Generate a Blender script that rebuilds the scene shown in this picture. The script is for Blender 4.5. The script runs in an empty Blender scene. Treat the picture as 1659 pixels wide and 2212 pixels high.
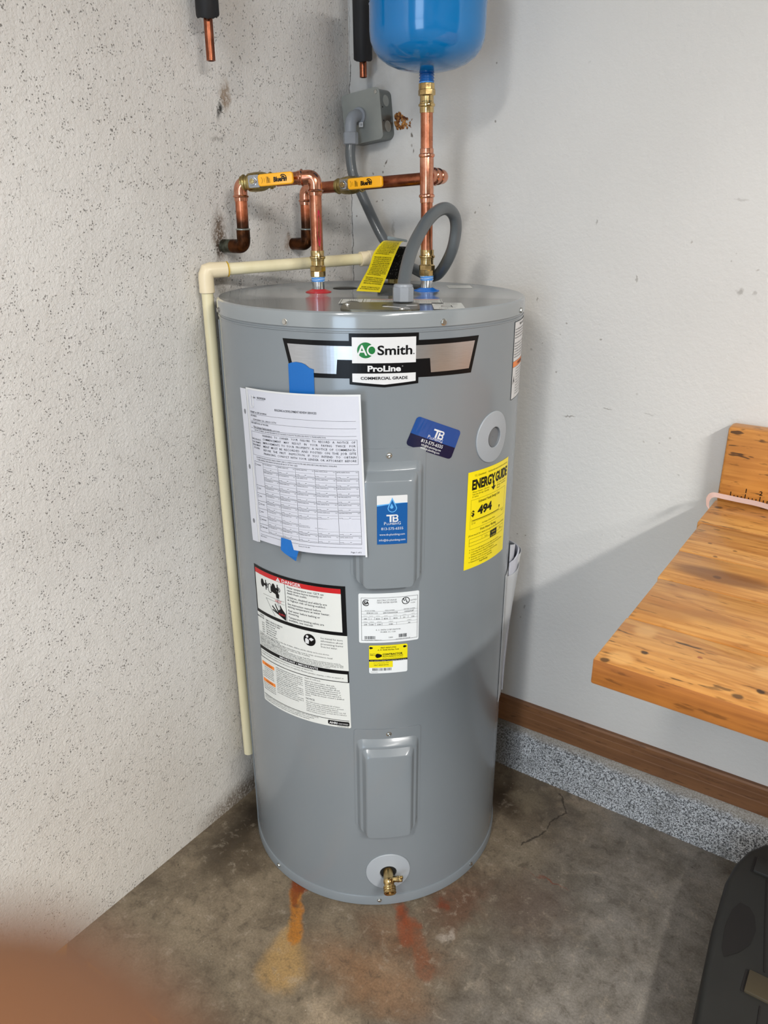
import bpy, bmesh, math, random
from mathutils import Vector, Matrix
random.seed(7)
PI = math.pi
SC = bpy.context.scene
COL = SC.collection

# ---------------------------------------------------------------- camera, world, lights, exposure
cam_d = bpy.data.cameras.new('camera')
cam = bpy.data.objects.new('camera', cam_d)
COL.objects.link(cam)
RX, UP, FW = Vector((0.8217, 0.57, -0.0021)), Vector((-0.2073, 0.3023, 0.9304)), Vector((-0.5309, 0.764, -0.3666))
CAM = Vector((0.8597, -1.1978, 1.3532))
cam.matrix_world = Matrix(((RX.x, UP.x, -FW.x, CAM.x), (RX.y, UP.y, -FW.y, CAM.y), (RX.z, UP.z, -FW.z, CAM.z), (0, 0, 0, 1)))
cam_d.sensor_fit = 'VERTICAL'
cam_d.sensor_height = 36.0
cam_d.sensor_width = 27.0
cam_d.lens = 36.0 * 1658.9 / 2212.0
cam_d.clip_start = 0.003
cam_d.dof.use_dof = True
cam_d.dof.focus_distance = 1.28
cam_d.dof.aperture_fstop = cam_d.lens / 3.0      # a 3 mm wide phone lens
SC.camera = cam
SC.view_settings.view_transform = 'Standard'
SC.view_settings.look = 'None'
SC.view_settings.gamma = 1
SC.view_settings.use_curve_mapping = False
SC.view_settings.exposure = 0.1

world = bpy.data.worlds.new('sky')
SC.world = world
world.use_nodes = True
bg = world.node_tree.nodes['Background']
bg.inputs[0].default_value = (0.62, 0.78, 1.0, 1)
bg.inputs[1].default_value = 1.6


def area(name, loc, target, sx, sy, power, color):
    d = bpy.data.lights.new(name, 'AREA')
    d.shape = 'RECTANGLE'
    d.size, d.size_y, d.energy, d.color = sx, sy, power, color
    o = bpy.data.objects.new(name, d)
    COL.objects.link(o)
    o.location = loc
    o.rotation_euler = (Vector(target) - Vector(loc)).to_track_quat('-Z', 'Y').to_euler()
    return o


DOOR_X0, DOOR_X1, DOOR_Z, FRONT_Y = 0.75, 2.15, 2.05, -4.6
area('daylight_doorway', ((DOOR_X0 + DOOR_X1) / 2, FRONT_Y + 0.02, DOOR_Z / 2), ((DOOR_X0 + DOOR_X1) / 2, 0, DOOR_Z / 2),
     DOOR_X1 - DOOR_X0 - 0.06, DOOR_Z - 0.06, 38, (0.62, 0.80, 1.0))
TUBES = [((2.55, -1.5, 2.52), 92.0), ((0.75, -2.6, 2.52), 46.0), ((3.6, -3.2, 2.52), 46.0)]
for (lx, ly, lz), watts in TUBES:
    area('tube_light', (lx, ly, lz - 0.06), (lx, ly, 0), 0.16, 1.2, watts, (1.0, 0.975, 0.935))

# ---------------------------------------------------------------- materials
MATS = {}


class NT:
    def __init__(s, name, rough=0.5, metal=0.0, spec=0.5):
        s.m = bpy.data.materials.new(name)
        MATS[name] = s.m
        s.m.use_nodes = True
        s.t = s.m.node_tree
        s.b = s.t.nodes['Principled BSDF']
        s.b.inputs['Roughness'].default_value = rough
        s.b.inputs['Metallic'].default_value = metal
        s.b.inputs['Specular IOR Level'].default_value = spec
        s.co = s.t.nodes.new('ShaderNodeTexCoord').outputs['Object']

    def put(s, sock, v):
        if isinstance(v, bpy.types.NodeSocket):
            s.t.links.new(v, sock)
        elif isinstance(v, (tuple, list)) and len(v) == 3 and sock.type == 'RGBA':
            sock.default_value = (*v, 1)
        else:
            sock.default_value = v

    def math(s, op, a, b=0.0, c=0.0, clamp=False):
        n = s.t.nodes.new('ShaderNodeMath')
        n.operation = op
        n.use_clamp = clamp
        for i, v in enumerate((a, b, c)):
            s.put(n.inputs[i], v)
        return n.outputs[0]

    def vmath(s, op, a, b=(0, 0, 0)):
        n = s.t.nodes.new('ShaderNodeVectorMath')
        n.operation = op
        s.put(n.inputs[0], a)
        s.put(n.inputs[1], b)
        return n.outputs['Value'] if op in ('LENGTH', 'DISTANCE', 'DOT_PRODUCT') else n.outputs[0]

    def noise(s, scale, detail=3, rough=0.5, vec=None, dist=0.0, color=False):
        n = s.t.nodes.new('ShaderNodeTexNoise')
        s.put(n.inputs['Vector'], vec or s.co)
        n.inputs['Scale'].default_value = scale
        n.inputs['Detail'].default_value = detail
        n.inputs['Roughness'].default_value = rough
        n.inputs['Distortion'].default_value = dist
        return n.outputs['Color' if color else 'Fac']

    def voro(s, scale, vec=None, feature='F1'):
        n = s.t.nodes.new('ShaderNodeTexVoronoi')
        n.feature = feature
        s.put(n.inputs['Vector'], vec or s.co)
        n.inputs['Scale'].default_value = scale
        return n

    def ramp(s, v, a, b, lo=0.0, hi=1.0, smooth=True):
        n = s.t.nodes.new('ShaderNodeMapRange')
        n.interpolation_type = 'SMOOTHSTEP' if smooth else 'LINEAR'
        for i, x in zip(('Value', 'From Min', 'From Max', 'To Min', 'To Max'), (v, a, b, lo, hi)):
            s.put(n.inputs[i], x)
        return n.outputs[0]

    def mix(s, f, a, b, mode='MIX'):
        n = s.t.nodes.new('ShaderNodeMix')
        n.data_type = 'RGBA'
        n.blend_type = mode
        s.put(n.inputs[0], f)
        s.put(n.inputs[6], a)
        s.put(n.inputs[7], b)
        return n.outputs[2]

    def scaled(s, sc, vec=None):
        return s.vmath('MULTIPLY', vec or s.co, sc)

    def warp(s, scale, amt, vec=None):
        c = s.noise(scale, 4, 0.6, vec, color=True)
        return s.vmath('ADD', vec or s.co, s.vmath('MULTIPLY', s.vmath('SUBTRACT', c, (0.5, 0.5, 0.5)), (amt, amt, amt)))

    def spot(s, vec, center, radii, soft=0.5):
        d = s.vmath('SUBTRACT', vec, center)
        d = s.vmath('DIVIDE', d, radii)
        return s.ramp(s.vmath('LENGTH', d), 1.0 - soft, 1.0 + soft * 0.3, 1.0, 0.0)

    def bump(s, h, strength, dist=0.001):
        n = s.t.nodes.new('ShaderNodeBump')
        n.inputs['Strength'].default_value = strength
        n.inputs['Distance'].default_value = dist
        s.put(n.inputs['Height'], h)
        s.t.links.new(n.outputs[0], s.b.inputs['Normal'])
        return s

    def col(s, v):
        s.put(s.b.inputs['Base Color'], v)
        return s

    def set(s, key, v):
        s.put(s.b.inputs[key], v)
        return s


def plain(name, c, rough=0.5, metal=0.0, coat=0.0, var=0.0, spec=0.5):
    n = NT(name, rough, metal, spec)
    if var:
        n.col(n.mix(n.ramp(n.noise(14, 4), 0.3, 0.7), c, tuple(x * (1 - var) for x in c)))
    else:
        n.col(c)
    n.set('Coat Weight', coat)
    return n.m


def s2l(r, g, b):
    f = lambda c: (c / 255 / 12.92) if c / 255 <= 0.04045 else ((c / 255 + 0.055) / 1.055) ** 2.4
    return (f(r), f(g), f(b))


XL, YB, YF = -0.288, 0.324, 0.316      # left wall plane, right wall plane, face of the concrete curb

# left wall: rough painted plaster with pits, a bored hole with soot, soot around both pipe stubs
n = NT('rough_plaster', 0.62, 0, 0.3)
w = n.warp(9, 0.05)
big = n.noise(2.2, 5, 0.6)
base = n.mix(n.ramp(big, 0.35, 0.7), s2l(224, 221, 217), s2l(212, 208, 203))
z = n.t.nodes.new('ShaderNodeSeparateXYZ')
n.t.links.new(n.co, z.inputs[0])
yy, zz = z.outputs[1], z.outputs[2]
base = n.mix(n.ramp(zz, 0.0, 0.75, 0.35, 0.0), base, s2l(190, 178, 158))
vo = n.voro(215, n.warp(60, 0.012))
rare = n.math('MULTIPLY', n.ramp(n.noise(52, 2), 0.48, 0.60), n.ramp(n.noise(4.5, 3), 0.3, 0.55, 0.4, 1))
pit = n.math('MULTIPLY', n.ramp(vo.outputs['Distance'], 0.16, 0.30, 1, 0), rare)
base = n.mix(n.math('MULTIPLY', pit, 0.68), base, s2l(88, 80, 72))
fine = n.math('MULTIPLY', n.ramp(n.noise(420, 2), 0.66, 0.76), n.ramp(n.noise(5, 3), 0.4, 0.7, 0.2, 0.9))
base = n.mix(n.math('MULTIPLY', fine, 0.45), base, s2l(110, 100, 90))
w2 = n.warp(45, 0.03)
grain = n.ramp(n.noise(160, 4, 0.7), 0.38, 0.62)
for cen, rad, colr, amt in (((XL, -0.073, 1.523), (1, 0.009, 0.017), s2l(30, 26, 22), 0.95),
                            ((XL, -0.055, 1.548), (1, 0.014, 0.032), s2l(132, 104, 72), 0.75),
                            ((XL, -0.082, 1.475), (1, 0.02, 0.006), s2l(110, 104, 98), 0.5),
                            ((XL, -0.096, 1.305), (1, 0.022, 0.055), s2l(96, 72, 48), 0.9),
                            ((XL, -0.10, 1.285), (1, 0.011, 0.02), s2l(50, 36, 26), 0.8),
                            ((XL, 0.103, 1.287), (1, 0.017, 0.022), s2l(150, 118, 88), 0.6),
                            ((XL, -0.10, 1.215), (1, 0.02, 0.03), s2l(110, 100, 84), 0.5),
                            ((XL, -0.06, 1.195), (1, 0.03, 0.025), s2l(120, 112, 100), 0.45),
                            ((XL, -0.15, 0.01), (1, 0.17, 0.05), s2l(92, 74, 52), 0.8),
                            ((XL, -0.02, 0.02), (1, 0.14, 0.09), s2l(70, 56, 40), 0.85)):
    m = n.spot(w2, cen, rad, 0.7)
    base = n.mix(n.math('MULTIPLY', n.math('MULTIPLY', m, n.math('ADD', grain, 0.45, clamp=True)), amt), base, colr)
# hairline cracks
cw = n.warp(14, 0.09)
cs = n.t.nodes.new('ShaderNodeSeparateXYZ')
n.t.links.new(cw, cs.inputs[0])
crk = n.math('ABSOLUTE', n.math('ADD', n.math('MULTIPLY', n.math('ADD', cs.outputs[2], -0.88), 0.45), n.math('ADD', cs.outputs[1], 0.345)))
crk = n.math('MULTIPLY', n.ramp(crk, 0.0, 0.0016, 1, 0), n.spot(n.co, (XL, -0.345, 0.88), (1, 0.1, 0.12), 0.3))
base = n.mix(n.math('MULTIPLY', crk, 0.35), base, s2l(110, 104, 96))
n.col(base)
h = n.math('ADD', n.math('MULTIPLY', n.noise(190, 4, 0.6, dist=0.5), 1.3), n.math('MULTIPLY', pit, -1.6))
h = n.math('ADD', h, n.math('MULTIPLY', n.noise(34, 3), 1.0))
n.bump(h, 0.9, 0.0017)

# right wall: lightly textured painted drywall with scuffs
n = NT('painted_drywall', 0.55, 0, 0.3)
base = n.mix(n.ramp(n.noise(1.6, 4), 0.3, 0.7), s2l(214, 213, 210), s2l(206, 205, 202))
w = n.warp(70, 0.02)
sep = n.t.nodes.new('ShaderNodeSeparateXYZ')
n.t.links.new(n.co, sep.inputs[0])
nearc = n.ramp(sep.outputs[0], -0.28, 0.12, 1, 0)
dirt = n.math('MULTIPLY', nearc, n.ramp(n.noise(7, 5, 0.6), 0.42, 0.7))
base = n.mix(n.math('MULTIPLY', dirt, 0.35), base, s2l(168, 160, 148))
dots = n.math('MULTIPLY', n.ramp(n.voro(34, n.warp(20, 0.02)).outputs['Distance'], 0.055, 0.1, 1, 0), n.ramp(n.noise(6, 2), 0.52, 0.62))
base = n.mix(n.math('MULTIPLY', n.math('MULTIPLY', dots, n.ramp(sep.outputs[0], -0.25, 0.9, 0.9, 0.25)), 0.8), base, s2l(92, 78, 64))
for cx, cz, rx, rz, a in ((0.28, 0.946, .016, .002, .55), (0.357, 0.973, .012, .0018, .45), (0.442, 0.974, .012, .0016, .3), (0.552, 1.366, .012, .004, .22),
                          (0.388, 1.23, .002, .008, .4), (0.575, 1.215, .007, .006, .4), (0.60, 1.213, .006, .006, .3), (0.19, 1.18, .002, .006, .5),
                          (0.30, 1.33, .002, .005, .4), (0.46, 0.43, .012, .003, .35), (0.575, 0.37, .002, .012, .5), (0.21, 0.47, .002, .004, .5),
                          (-0.125, 1.499, .002, .006, .9), (-0.12, 1.47, .0014, .004, .8), (-0.189, 1.45, .002, .007, .9), (-0.10, 1.54, .002, .007, .8),
                          (-0.17, 1.31, .004, .02, .3), (-0.02, 1.19, .02, .012, .35)):
    m = n.spot(w, (cx, YB, cz), (rx, 1, rz), 0.6)
    base = n.mix(n.math('MULTIPLY', m, a), base, s2l(92, 82, 70))
crack = n.math('ABSOLUTE', n.math('ADD', n.math('SUBTRACT', sep.outputs[0], XL + 0.003), n.math('MULTIPLY', n.math('SUBTRACT', n.noise(26, 4, 0.7), 0.5), 0.016)))
crack = n.ramp(crack, 0.0004, 0.0016, 1, 0)
crack = n.math('MULTIPLY', crack, n.ramp(sep.outputs[2], 1.62, 1.68, 1, 0.35))
base = n.mix(n.math('MULTIPLY', crack, 0.85), base, s2l(40, 34, 28))
n.col(base)
n.bump(n.math('ADD', n.noise(110, 3, 0.55), n.math('MULTIPLY', n.noise(300, 2), 0.3)), 0.6, 0.0012)

# floor: stained concrete slab
n = NT('stained_concrete', 0.45, 0, 0.4)
base = n.mix(n.ramp(n.noise(3.1, 6, 0.65), 0.36, 0.66), s2l(138, 124, 104), s2l(96, 85, 70))
base = n.mix(n.ramp(n.noise(9, 6, 0.7, dist=0.6), 0.45, 0.72, 0, 0.75), base, s2l(86, 74, 60))
base = n.mix(n.ramp(n.noise(5.3, 5, 0.65, vec=n.scaled((1, 1, 1), n.warp(3, 0.4))), 0.54, 0.75, 0, 0.6), base, s2l(184, 164, 138))
sep = n.t.nodes.new('ShaderNodeSeparateXYZ')
n.t.links.new(n.co, sep.inputs[0])
greyf = n.math('MULTIPLY', n.ramp(sep.outputs[0], 0.25, 0.6), n.ramp(n.noise(2.5, 3), 0.2, 0.5, 0.5, 1))
base = n.mix(n.math('MULTIPLY', greyf, 0.8), base, n.mix(n.ramp(n.noise(11, 6, 0.7), 0.35, 0.68), s2l(142, 138, 132), s2l(96, 93, 88)))
w = n.warp(14, 0.11)
for c, r, colr, a, sf in (((0.236, 0.20, 0), (0.06, 0.06, 1), s2l(48, 36, 22), 0.8, 0.7), ((0.1, 0.22, 0), (0.3, 0.1, 1), s2l(60, 46, 30), 0.7, 0.7),
                          ((-0.22, -0.20, 0), (0.07, 0.17, 1), s2l(34, 26, 16), 0.9, 0.8), ((-0.17, -0.30, 0), (0.09, 0.10, 1), s2l(62, 50, 34), 0.6, 0.8),  # darker patches on the slab left of the heater
                          ((0.10, -0.43, 0), (0.055, 0.055, 1), s2l(170, 140, 96), 0.4, 0.6), ((0.08, -0.395, 0), (0.022, 0.03, 1), s2l(160, 120, 66), 0.3, 0.5),
                          ((0.25, -0.37, 0), (0.16, 0.07, 1), s2l(150, 98, 54), 0.42, 0.8), ((0.27, -0.27, 0), (0.13, 0.05, 1), s2l(118, 76, 46), 0.5, 0.8),
                          ((0.30, -0.13, 0), (0.06, 0.10, 1), s2l(96, 54, 32), 0.6, 0.8), ((0.42, -0.05, 0), (0.11, 0.10, 1), s2l(84, 60, 48), 0.5, 0.8),
                          ((0.22, -0.213, 0), (0.028, 0.02, 1), s2l(134, 62, 24), 0.7, 0.7), ((0.25, -0.225, 0), (0.02, 0.024, 1), s2l(140, 64, 24), 0.6, 0.7),
                          ((0.278, -0.14, 0), (0.018, 0.018, 1), s2l(120, 52, 24), 0.7, 0.7), ((0.44, 0.032, 0), (0.05, 0.004, 1), s2l(122, 62, 42), 0.7, 0.6),
                          ((0.45, -0.52, 0), (0.16, 0.10, 1), s2l(168, 144, 118), 0.5, 0.9), ((0.62, -0.40, 0), (0.14, 0.09, 1), s2l(160, 140, 116), 0.5, 0.9),
                          ((0.318, -0.20, 0), (0.012, 0.02, 1), s2l(190, 180, 168), 0.5, 0.7), ((0.36, 0.07, 0), (0.05, 0.07, 1), s2l(150, 138, 118), 0.4, 0.8),
                          ((0.30, 0.24, 0), (0.05, 0.05, 1), s2l(150, 138, 116), 0.5, 0.8)):
    base = n.mix(n.math('MULTIPLY', n.spot(w, c, r, sf), a), base, colr)
# rust runs from under the heater
wr = n.warp(26, 0.030)


def seg(vec, p0, p1, r0, r1, soft=0.5):
    d_ = (p1[0] - p0[0], p1[1] - p0[1], 0)
    L2 = d_[0] ** 2 + d_[1] ** 2
    q = n.vmath('SUBTRACT', vec, (p0[0], p0[1], 0))
    t_ = n.math('DIVIDE', n.vmath('DOT_PRODUCT', q, d_), L2, clamp=True)
    cmb = n.t.nodes.new('ShaderNodeCombineXYZ')
    n.put(cmb.inputs[0], n.math('MULTIPLY', t_, d_[0]))
    n.put(cmb.inputs[1], n.math('MULTIPLY', t_, d_[1]))
    dist = n.vmath('LENGTH', n.vmath('SUBTRACT', q, cmb.outputs[0]))
    rad = n.math('ADD', n.math('MULTIPLY', t_, r1 - r0), r0)
    return n.ramp(n.math('DIVIDE', dist, rad), 1 - soft, 1 + soft * .4, 1, 0)


for p0_, p1_, r0_, r1_, colr, a in (((0.05, -0.36), (0.10, -0.455), 0.016, 0.05, s2l(172, 138, 86), 0.75), ((0.0, -0.292), (0.075, -0.385), 0.013, 0.017, s2l(176, 112, 36), 0.9),
                                    ((-0.010, -0.285), (0.012, -0.288), 0.013, 0.012, s2l(120, 52, 12), 0.95), ((0.0, -0.295), (0.024, -0.325), 0.010, 0.008, s2l(124, 56, 14), 0.8),
                                    ((0.215, -0.208), (0.262, -0.262), 0.014, 0.018, s2l(140, 62, 26), 0.6), ((0.245, -0.215), (0.33, -0.30), 0.010, 0.020, s2l(136, 72, 40), 0.45)):
    base = n.mix(n.math('MULTIPLY', n.math('MULTIPLY', seg(wr, p0_, p1_, r0_, r1_), n.ramp(n.noise(60, 3), 0.25, 0.5, 0.55, 1)), a), base, colr)
# crack chain
for (x0, y0, x1, y1) in ((0.352, 0.30, 0.387, 0.247), (0.387, 0.247, 0.372, 0.205), (0.372, 0.205, 0.366, 0.150), (0.366, 0.15, 0.342, 0.093)):
    dx, dy = x1 - x0, y1 - y0
    L = math.hypot(dx, dy)
    ca = n.warp(34, 0.026)
    dd = n.math('ABSOLUTE', n.vmath('DOT_PRODUCT', n.vmath('SUBTRACT', ca, (x0, y0, 0)), (-dy / L, dx / L, 0)))
    al = n.math('ABSOLUTE', n.vmath('DOT_PRODUCT', n.vmath('SUBTRACT', n.co, ((x0 + x1) / 2, (y0 + y1) / 2, 0)), (dx / L, dy / L, 0)))
    m = n.math('MULTIPLY', n.ramp(dd, 0.0006, 0.0030, 1, 0), n.ramp(al, L * 0.5, L * 0.54, 1, 0))
    base = n.mix(n.math('MULTIPLY', m, 0.8), base, s2l(34, 28, 22))
speck = n.math('MULTIPLY', n.ramp(n.voro(75).outputs['Distance'], 0.05, 0.09, 1, 0), n.ramp(n.noise(21, 2), 0.55, 0.62))
base = n.mix(n.math('MULTIPLY', speck, 0.6), base, s2l(205, 196, 182))
dsp = n.math('MULTIPLY', n.ramp(n.voro(52, n.warp(9, .1)).outputs['Distance'], 0.05, 0.1, 1, 0), n.ramp(n.noise(17, 2), 0.5, 0.6))
base = n.mix(n.math('MULTIPLY', dsp, 0.7), base, s2l(46, 38, 30))
mott = n.noise(34, 6, 0.75, dist=0.4)
base = n.mix(n.ramp(mott, 0.50, 0.70, 0, 0.55), base, s2l(66, 58, 48))
base = n.mix(n.ramp(mott, 0.30, 0.46, 0.4, 0), base, s2l(176, 164, 146))
grit = n.noise(240, 3, 0.7)
base = n.mix(n.ramp(grit, 0.3, 0.7, 0.35, 0), base, s2l(52, 44, 34))
n.col(base)
n.set('Roughness', n.ramp(n.noise(8, 4), 0.3, 0.7, 0.34, 0.62))
n.bump(n.math('ADD', n.noise(90, 4, 0.6), n.math('MULTIPLY', n.noise(12, 4), 1.5)), 0.4, 0.0014)

# concrete curb, speckled grey and white
n = NT('speckled_concrete', 0.75, 0, 0.25)
sp = n.noise(300, 4, 0.85)
base = n.mix(n.ramp(sp, 0.44, 0.56), s2l(70, 72, 76), s2l(236, 240, 244))
base = n.mix(n.ramp(n.noise(16, 5, 0.7), 0.45, 0.75, 0, 0.5), base, s2l(92, 90, 84))
sep = n.t.nodes.new('ShaderNodeSeparateXYZ')
n.t.links.new(n.warp(30, 0.02), sep.inputs[0])
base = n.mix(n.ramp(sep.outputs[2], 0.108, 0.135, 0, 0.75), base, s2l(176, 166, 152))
base = n.mix(n.ramp(sep.outputs[0], 0.17, 0.26, 0.6, 0), base, s2l(78, 70, 58))  # heater's cast shadow painted in as a darker left end
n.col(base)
n.bump(n.math('ADD', sp, n.math('MULTIPLY', n.noise(40, 4, 0.7), 1.6)), 0.9, 0.003)


def wood(name, light, dark, axis_scale, rough=0.4, knots=True, marks=()):
    n = NT(name, rough, 0, 0.4)
    v = n.scaled(axis_scale)
    r = n.noise(5.0, 3, 0.5, v, dist=0.8)
    rings = n.math('FRACT', n.math('MULTIPLY', r, 13))
    rings = n.ramp(n.math('ABSOLUTE', n.math('SUBTRACT', rings, 0.5)), 0.22, 0.5)
    v2 = n.scaled((axis_scale[0] * 0.22, 1, axis_scale[2]))
    streak = n.noise(85, 4, 0.65, v2)
    base = n.mix(n.math('MULTIPLY', rings, 0.45), light, dark)
    base = n.mix(n.ramp(streak, 0.40, 0.66, 0, 0.75), base, dark)
    base = n.mix(n.ramp(n.noise(2.6, 4, 0.6, v), 0.42, 0.75, 0, 0.5), base, dark)
    base = n.mix(n.ramp(n.noise(5, 4, 0.6), 0.5, 0.75, 0, 0.35), base, tuple(min(1, c * 1.25) for c in light))
    fine = n.noise(110, 3, 0.6, v)
    base = n.mix(n.ramp(fine, 0.58, 0.70, 0, 0.65), base, tuple(c * 0.5 for c in dark))
    if knots:
        k = n.math('MULTIPLY', n.ramp(n.noise(95, 2, 0.6, n.scaled((0.22, 1, 1))), 0.62, 0.68), n.ramp(n.noise(5.2, 2), 0.42, 0.58))
        base = n.mix(n.math('MULTIPLY', k, 0.85), base, s2l(50, 32, 18))
    w = n.warp(60, 0.006)
    for c, rr, colr, a in marks:
        base = n.mix(n.math('MULTIPLY', n.spot(w, c, rr, 0.45), a), base, colr)
    n.col(base)
    n.set('Coat Weight', 0.12)
    n.bump(n.math('ADD', fine, rings), 0.25, 0.0006)
    return n.m


DK, PUT = s2l(44, 28, 16), s2l(226, 172, 104)
BZ = 0.84
marks = []
for x, y, r, c, a in ((0.64, 0.06, .006, s2l(128, 84, 40), .9), (0.66, 0.01, .006, s2l(128, 84, 40), .9), (0.68, 0.05, .006, s2l(128, 84, 40), .8),
                      (0.655, -0.337, .008, DK, .9), (0.79, -0.345, .008, DK, .9), (0.64, -0.285, .017, PUT, .8), (0.635, -0.365, .018, PUT, .7), (0.79, -0.30, .016, PUT, .7),
                      (0.68, -0.065, .01, s2l(40, 30, 26), .9), (0.715, -0.31, .005, s2l(150, 70, 40), .8), (0.77, -0.37, .01, s2l(60, 42, 28), .8),
                      (0.613, 0.24, .012, s2l(60, 44, 28), .8), (0.62, -0.38, .009, s2l(60, 40, 22), .8)):
    marks.append(((x, y, BZ), (r * (.7 if c != PUT else 1), r * (.6 if c != PUT else 1), 1), c, a))
marks.append(((0.685, -0.06, BZ), (0.085, 0.028, 1), s2l(112, 66, 30), 0.72))
marks.append(((0.64, -0.215, BZ), (0.05, 0.025, 1), s2l(150, 104, 60), 0.3))
marks.append(((0.70, -0.2, BZ), (0.04, 0.02, 1), s2l(150, 106, 64), 0.3))
wood('bench_pine', s2l(218, 160, 88), s2l(176, 112, 48), (0.22, 1, 1), 0.38, True, marks)
wood('bench_shaded_pine', s2l(172, 108, 46), s2l(134, 78, 30), (0.2, 1, 1.4), 0.42, False)  # darker copy of the bench pine; front face's shade is in the colour
wood('backboard_pine', s2l(206, 142, 68), s2l(168, 104, 42), (0.22, 1, 1), 0.45, True)
wood('brown_board', s2l(138, 96, 62), s2l(108, 72, 46), (0.16, 1, 1), 0.5, False)

JC = s2l(124, 131, 136)
n = NT('grey_enamel', 0.27, 0, 0.5)
n.col(n.mix(n.ramp(n.noise(3, 3), 0.3, 0.7), JC, tuple(c * 0.97 for c in JC)))
n.set('Coat Weight', 0.35)
n.set('Coat Roughness', 0.12)
n = NT('grey_lid_enamel', 0.16, 0, 0.6)
n.col(s2l(138, 144, 147)).set('Coat Weight', 0.5)
n.set('Coat Roughness', 0.06)
plain('grey_plastic_disc', s2l(160, 166, 172), 0.42)
plain('grey_plastic_shaded', s2l(112, 116, 120), 0.5)
plain('black_void', (0.004, 0.004, 0.004), 0.9)
plain('black_rubber', (0.012, 0.012, 0.012), 0.5)
plain('galvanised', s2l(128, 132, 130), 0.36, 0.85, var=0.18)
plain('cover_zinc', s2l(164, 168, 164), 0.4, 0.45, var=0.15)
plain('nipple_steel', s2l(214, 216, 220), 0.14, 1.0)
plain('screw_steel', s2l(196, 196, 192), 0.22, 1.0)
plain('plate_steel', s2l(118, 115, 102), 0.28, 0.85, var=0.15)
plain('chrome_nut', s2l(224, 226, 232), 0.12, 1.0)
plain('lever_metal', s2l(120, 126, 124), 0.4, 0.4)


def metal_var(name, a, b, rough, sc=30, extra=None):
    n = NT(name, rough, 1.0)
    base = n.mix(n.ramp(n.noise(sc, 5, 0.65), 0.35, 0.68), a, b)
    if extra:
        base = n.mix(n.ramp(n.noise(sc * 0.5, 4, 0.6), 0.55, 0.7, 0, extra[1]), base, extra[0])
    n.col(base)
    n.set('Roughness', n.ramp(n.noise(sc * 1.7, 4), 0.3, 0.7, rough * 0.7, rough * 1.5))
    n.bump(n.noise(sc * 6, 3), 0.12, 0.0004)
    return n.m


metal_var('copper_new', s2l(222, 160, 132), s2l(190, 122, 94), 0.2, 34)
metal_var('copper_pipe', s2l(204, 136, 106), s2l(164, 98, 70), 0.24, 26, (s2l(120, 62, 36), 0.5))
metal_var('copper_dull', s2l(172, 104, 76), s2l(126, 72, 50), 0.3, 22, (s2l(96, 50, 30), 0.5))
metal_var('brass', s2l(214, 188, 134), s2l(168, 140, 92), 0.18, 40, (s2l(120, 96, 50), 0.35))
metal_var('brass_cast', s2l(186, 166, 112), s2l(138, 120, 74), 0.34, 50)
# aged copper: darkens downwards with tarnish of its own
n = NT('copper_aged', 0.34, 0.9)
sep = n.t.nodes.new('ShaderNodeSeparateXYZ')
n.t.links.new(n.warp(40, 0.03), sep.inputs[0])
n.col(n.mix(n.ramp(sep.outputs[2], 1.325, 1.352), s2l(62, 38, 24), n.mix(n.ramp(n.noise(50, 4), 0.4, 0.6), s2l(204, 126, 92), s2l(170, 96, 64))))
n.bump(n.noise(160, 3), 0.2, 0.0006)
metal_var('copper_tarnished', s2l(96, 58, 34), s2l(48, 30, 20), 0.38, 38)
metal_var('pipe_grey_green', s2l(112, 116, 104), s2l(70, 68, 58), 0.5, 60)
plain('solder', s2l(170, 176, 170), 0.35, 0.9)
plain('red_ink', s2l(196, 40, 72), 0.4, 0.3)
plain('red_gasket', s2l(196, 22, 36), 0.3, coat=0.3)
plain('blue_gasket', s2l(22, 116, 216), 0.3, coat=0.3)
plain('blue_thread_tape', s2l(86, 152, 226), 0.5)
plain('white_thread_tape', s2l(214, 224, 236), 0.5)
n = NT('cream_cpvc', 0.32, 0, 0.45)
n.col(n.mix(n.ramp(n.noise(18, 3, vec=n.scaled((1, 1, .2))), 0.35, 0.7), s2l(236, 226, 190), s2l(222, 210, 168)))
plain('cream_fitting', s2l(238, 222, 188), 0.34, var=0.05)
plain('primer_yellow', s2l(232, 190, 40), 0.4)
plain('conduit_grey', s2l(90, 95, 98), 0.33, coat=0.2, var=0.08)
plain('conduit_far', s2l(84, 89, 94), 0.33, coat=0.25, var=0.08)
plain('fitting_grey', s2l(146, 151, 158), 0.4)
plain('enamel_blue', s2l(0, 116, 184), 0.14, coat=0.35)
plain('enamel_blue_dark', s2l(0, 84, 156), 0.25, coat=0.3)
plain('handle_yellow', s2l(252, 178, 8), 0.38, coat=0.2)
n = NT('black_foam', 0.95, 0, 0.2)
n.col(n.mix(n.ramp(n.noise(330, 2), 0.58, 0.68), (0.008, 0.008, 0.008), (0.10, 0.10, 0.09)))
n.bump(n.noise(300, 3, 0.7), 1.0, 0.003)
n = NT('pipe_insulation', 0.6, 0, 0.3)
n.col(n.mix(n.ramp(n.noise(20, 3, vec=n.scaled((1, 1, .15))), 0.4, 0.7), (0.010, 0.010, 0.011), (0.022, 0.022, 0.024)))
n.bump(n.noise(60, 3), 0.3, 0.002)
n = NT('spray_foam', 0.7, 0, 0.3)
n.col(n.mix(n.ramp(n.noise(120, 4, 0.7), 0.4, 0.6), s2l(196, 138, 74), s2l(92, 44, 18)))
n.bump(n.noise(150, 4), 1.0, 0.003)
plain('black_case_plastic', s2l(42, 42, 40), 0.5, var=0.12)
plain('olive_latch', s2l(70, 62, 46), 0.5)
plain('case_dark', s2l(30, 28, 27), 0.6)
n = NT('skin', 0.5, 0, 0.4)
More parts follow.
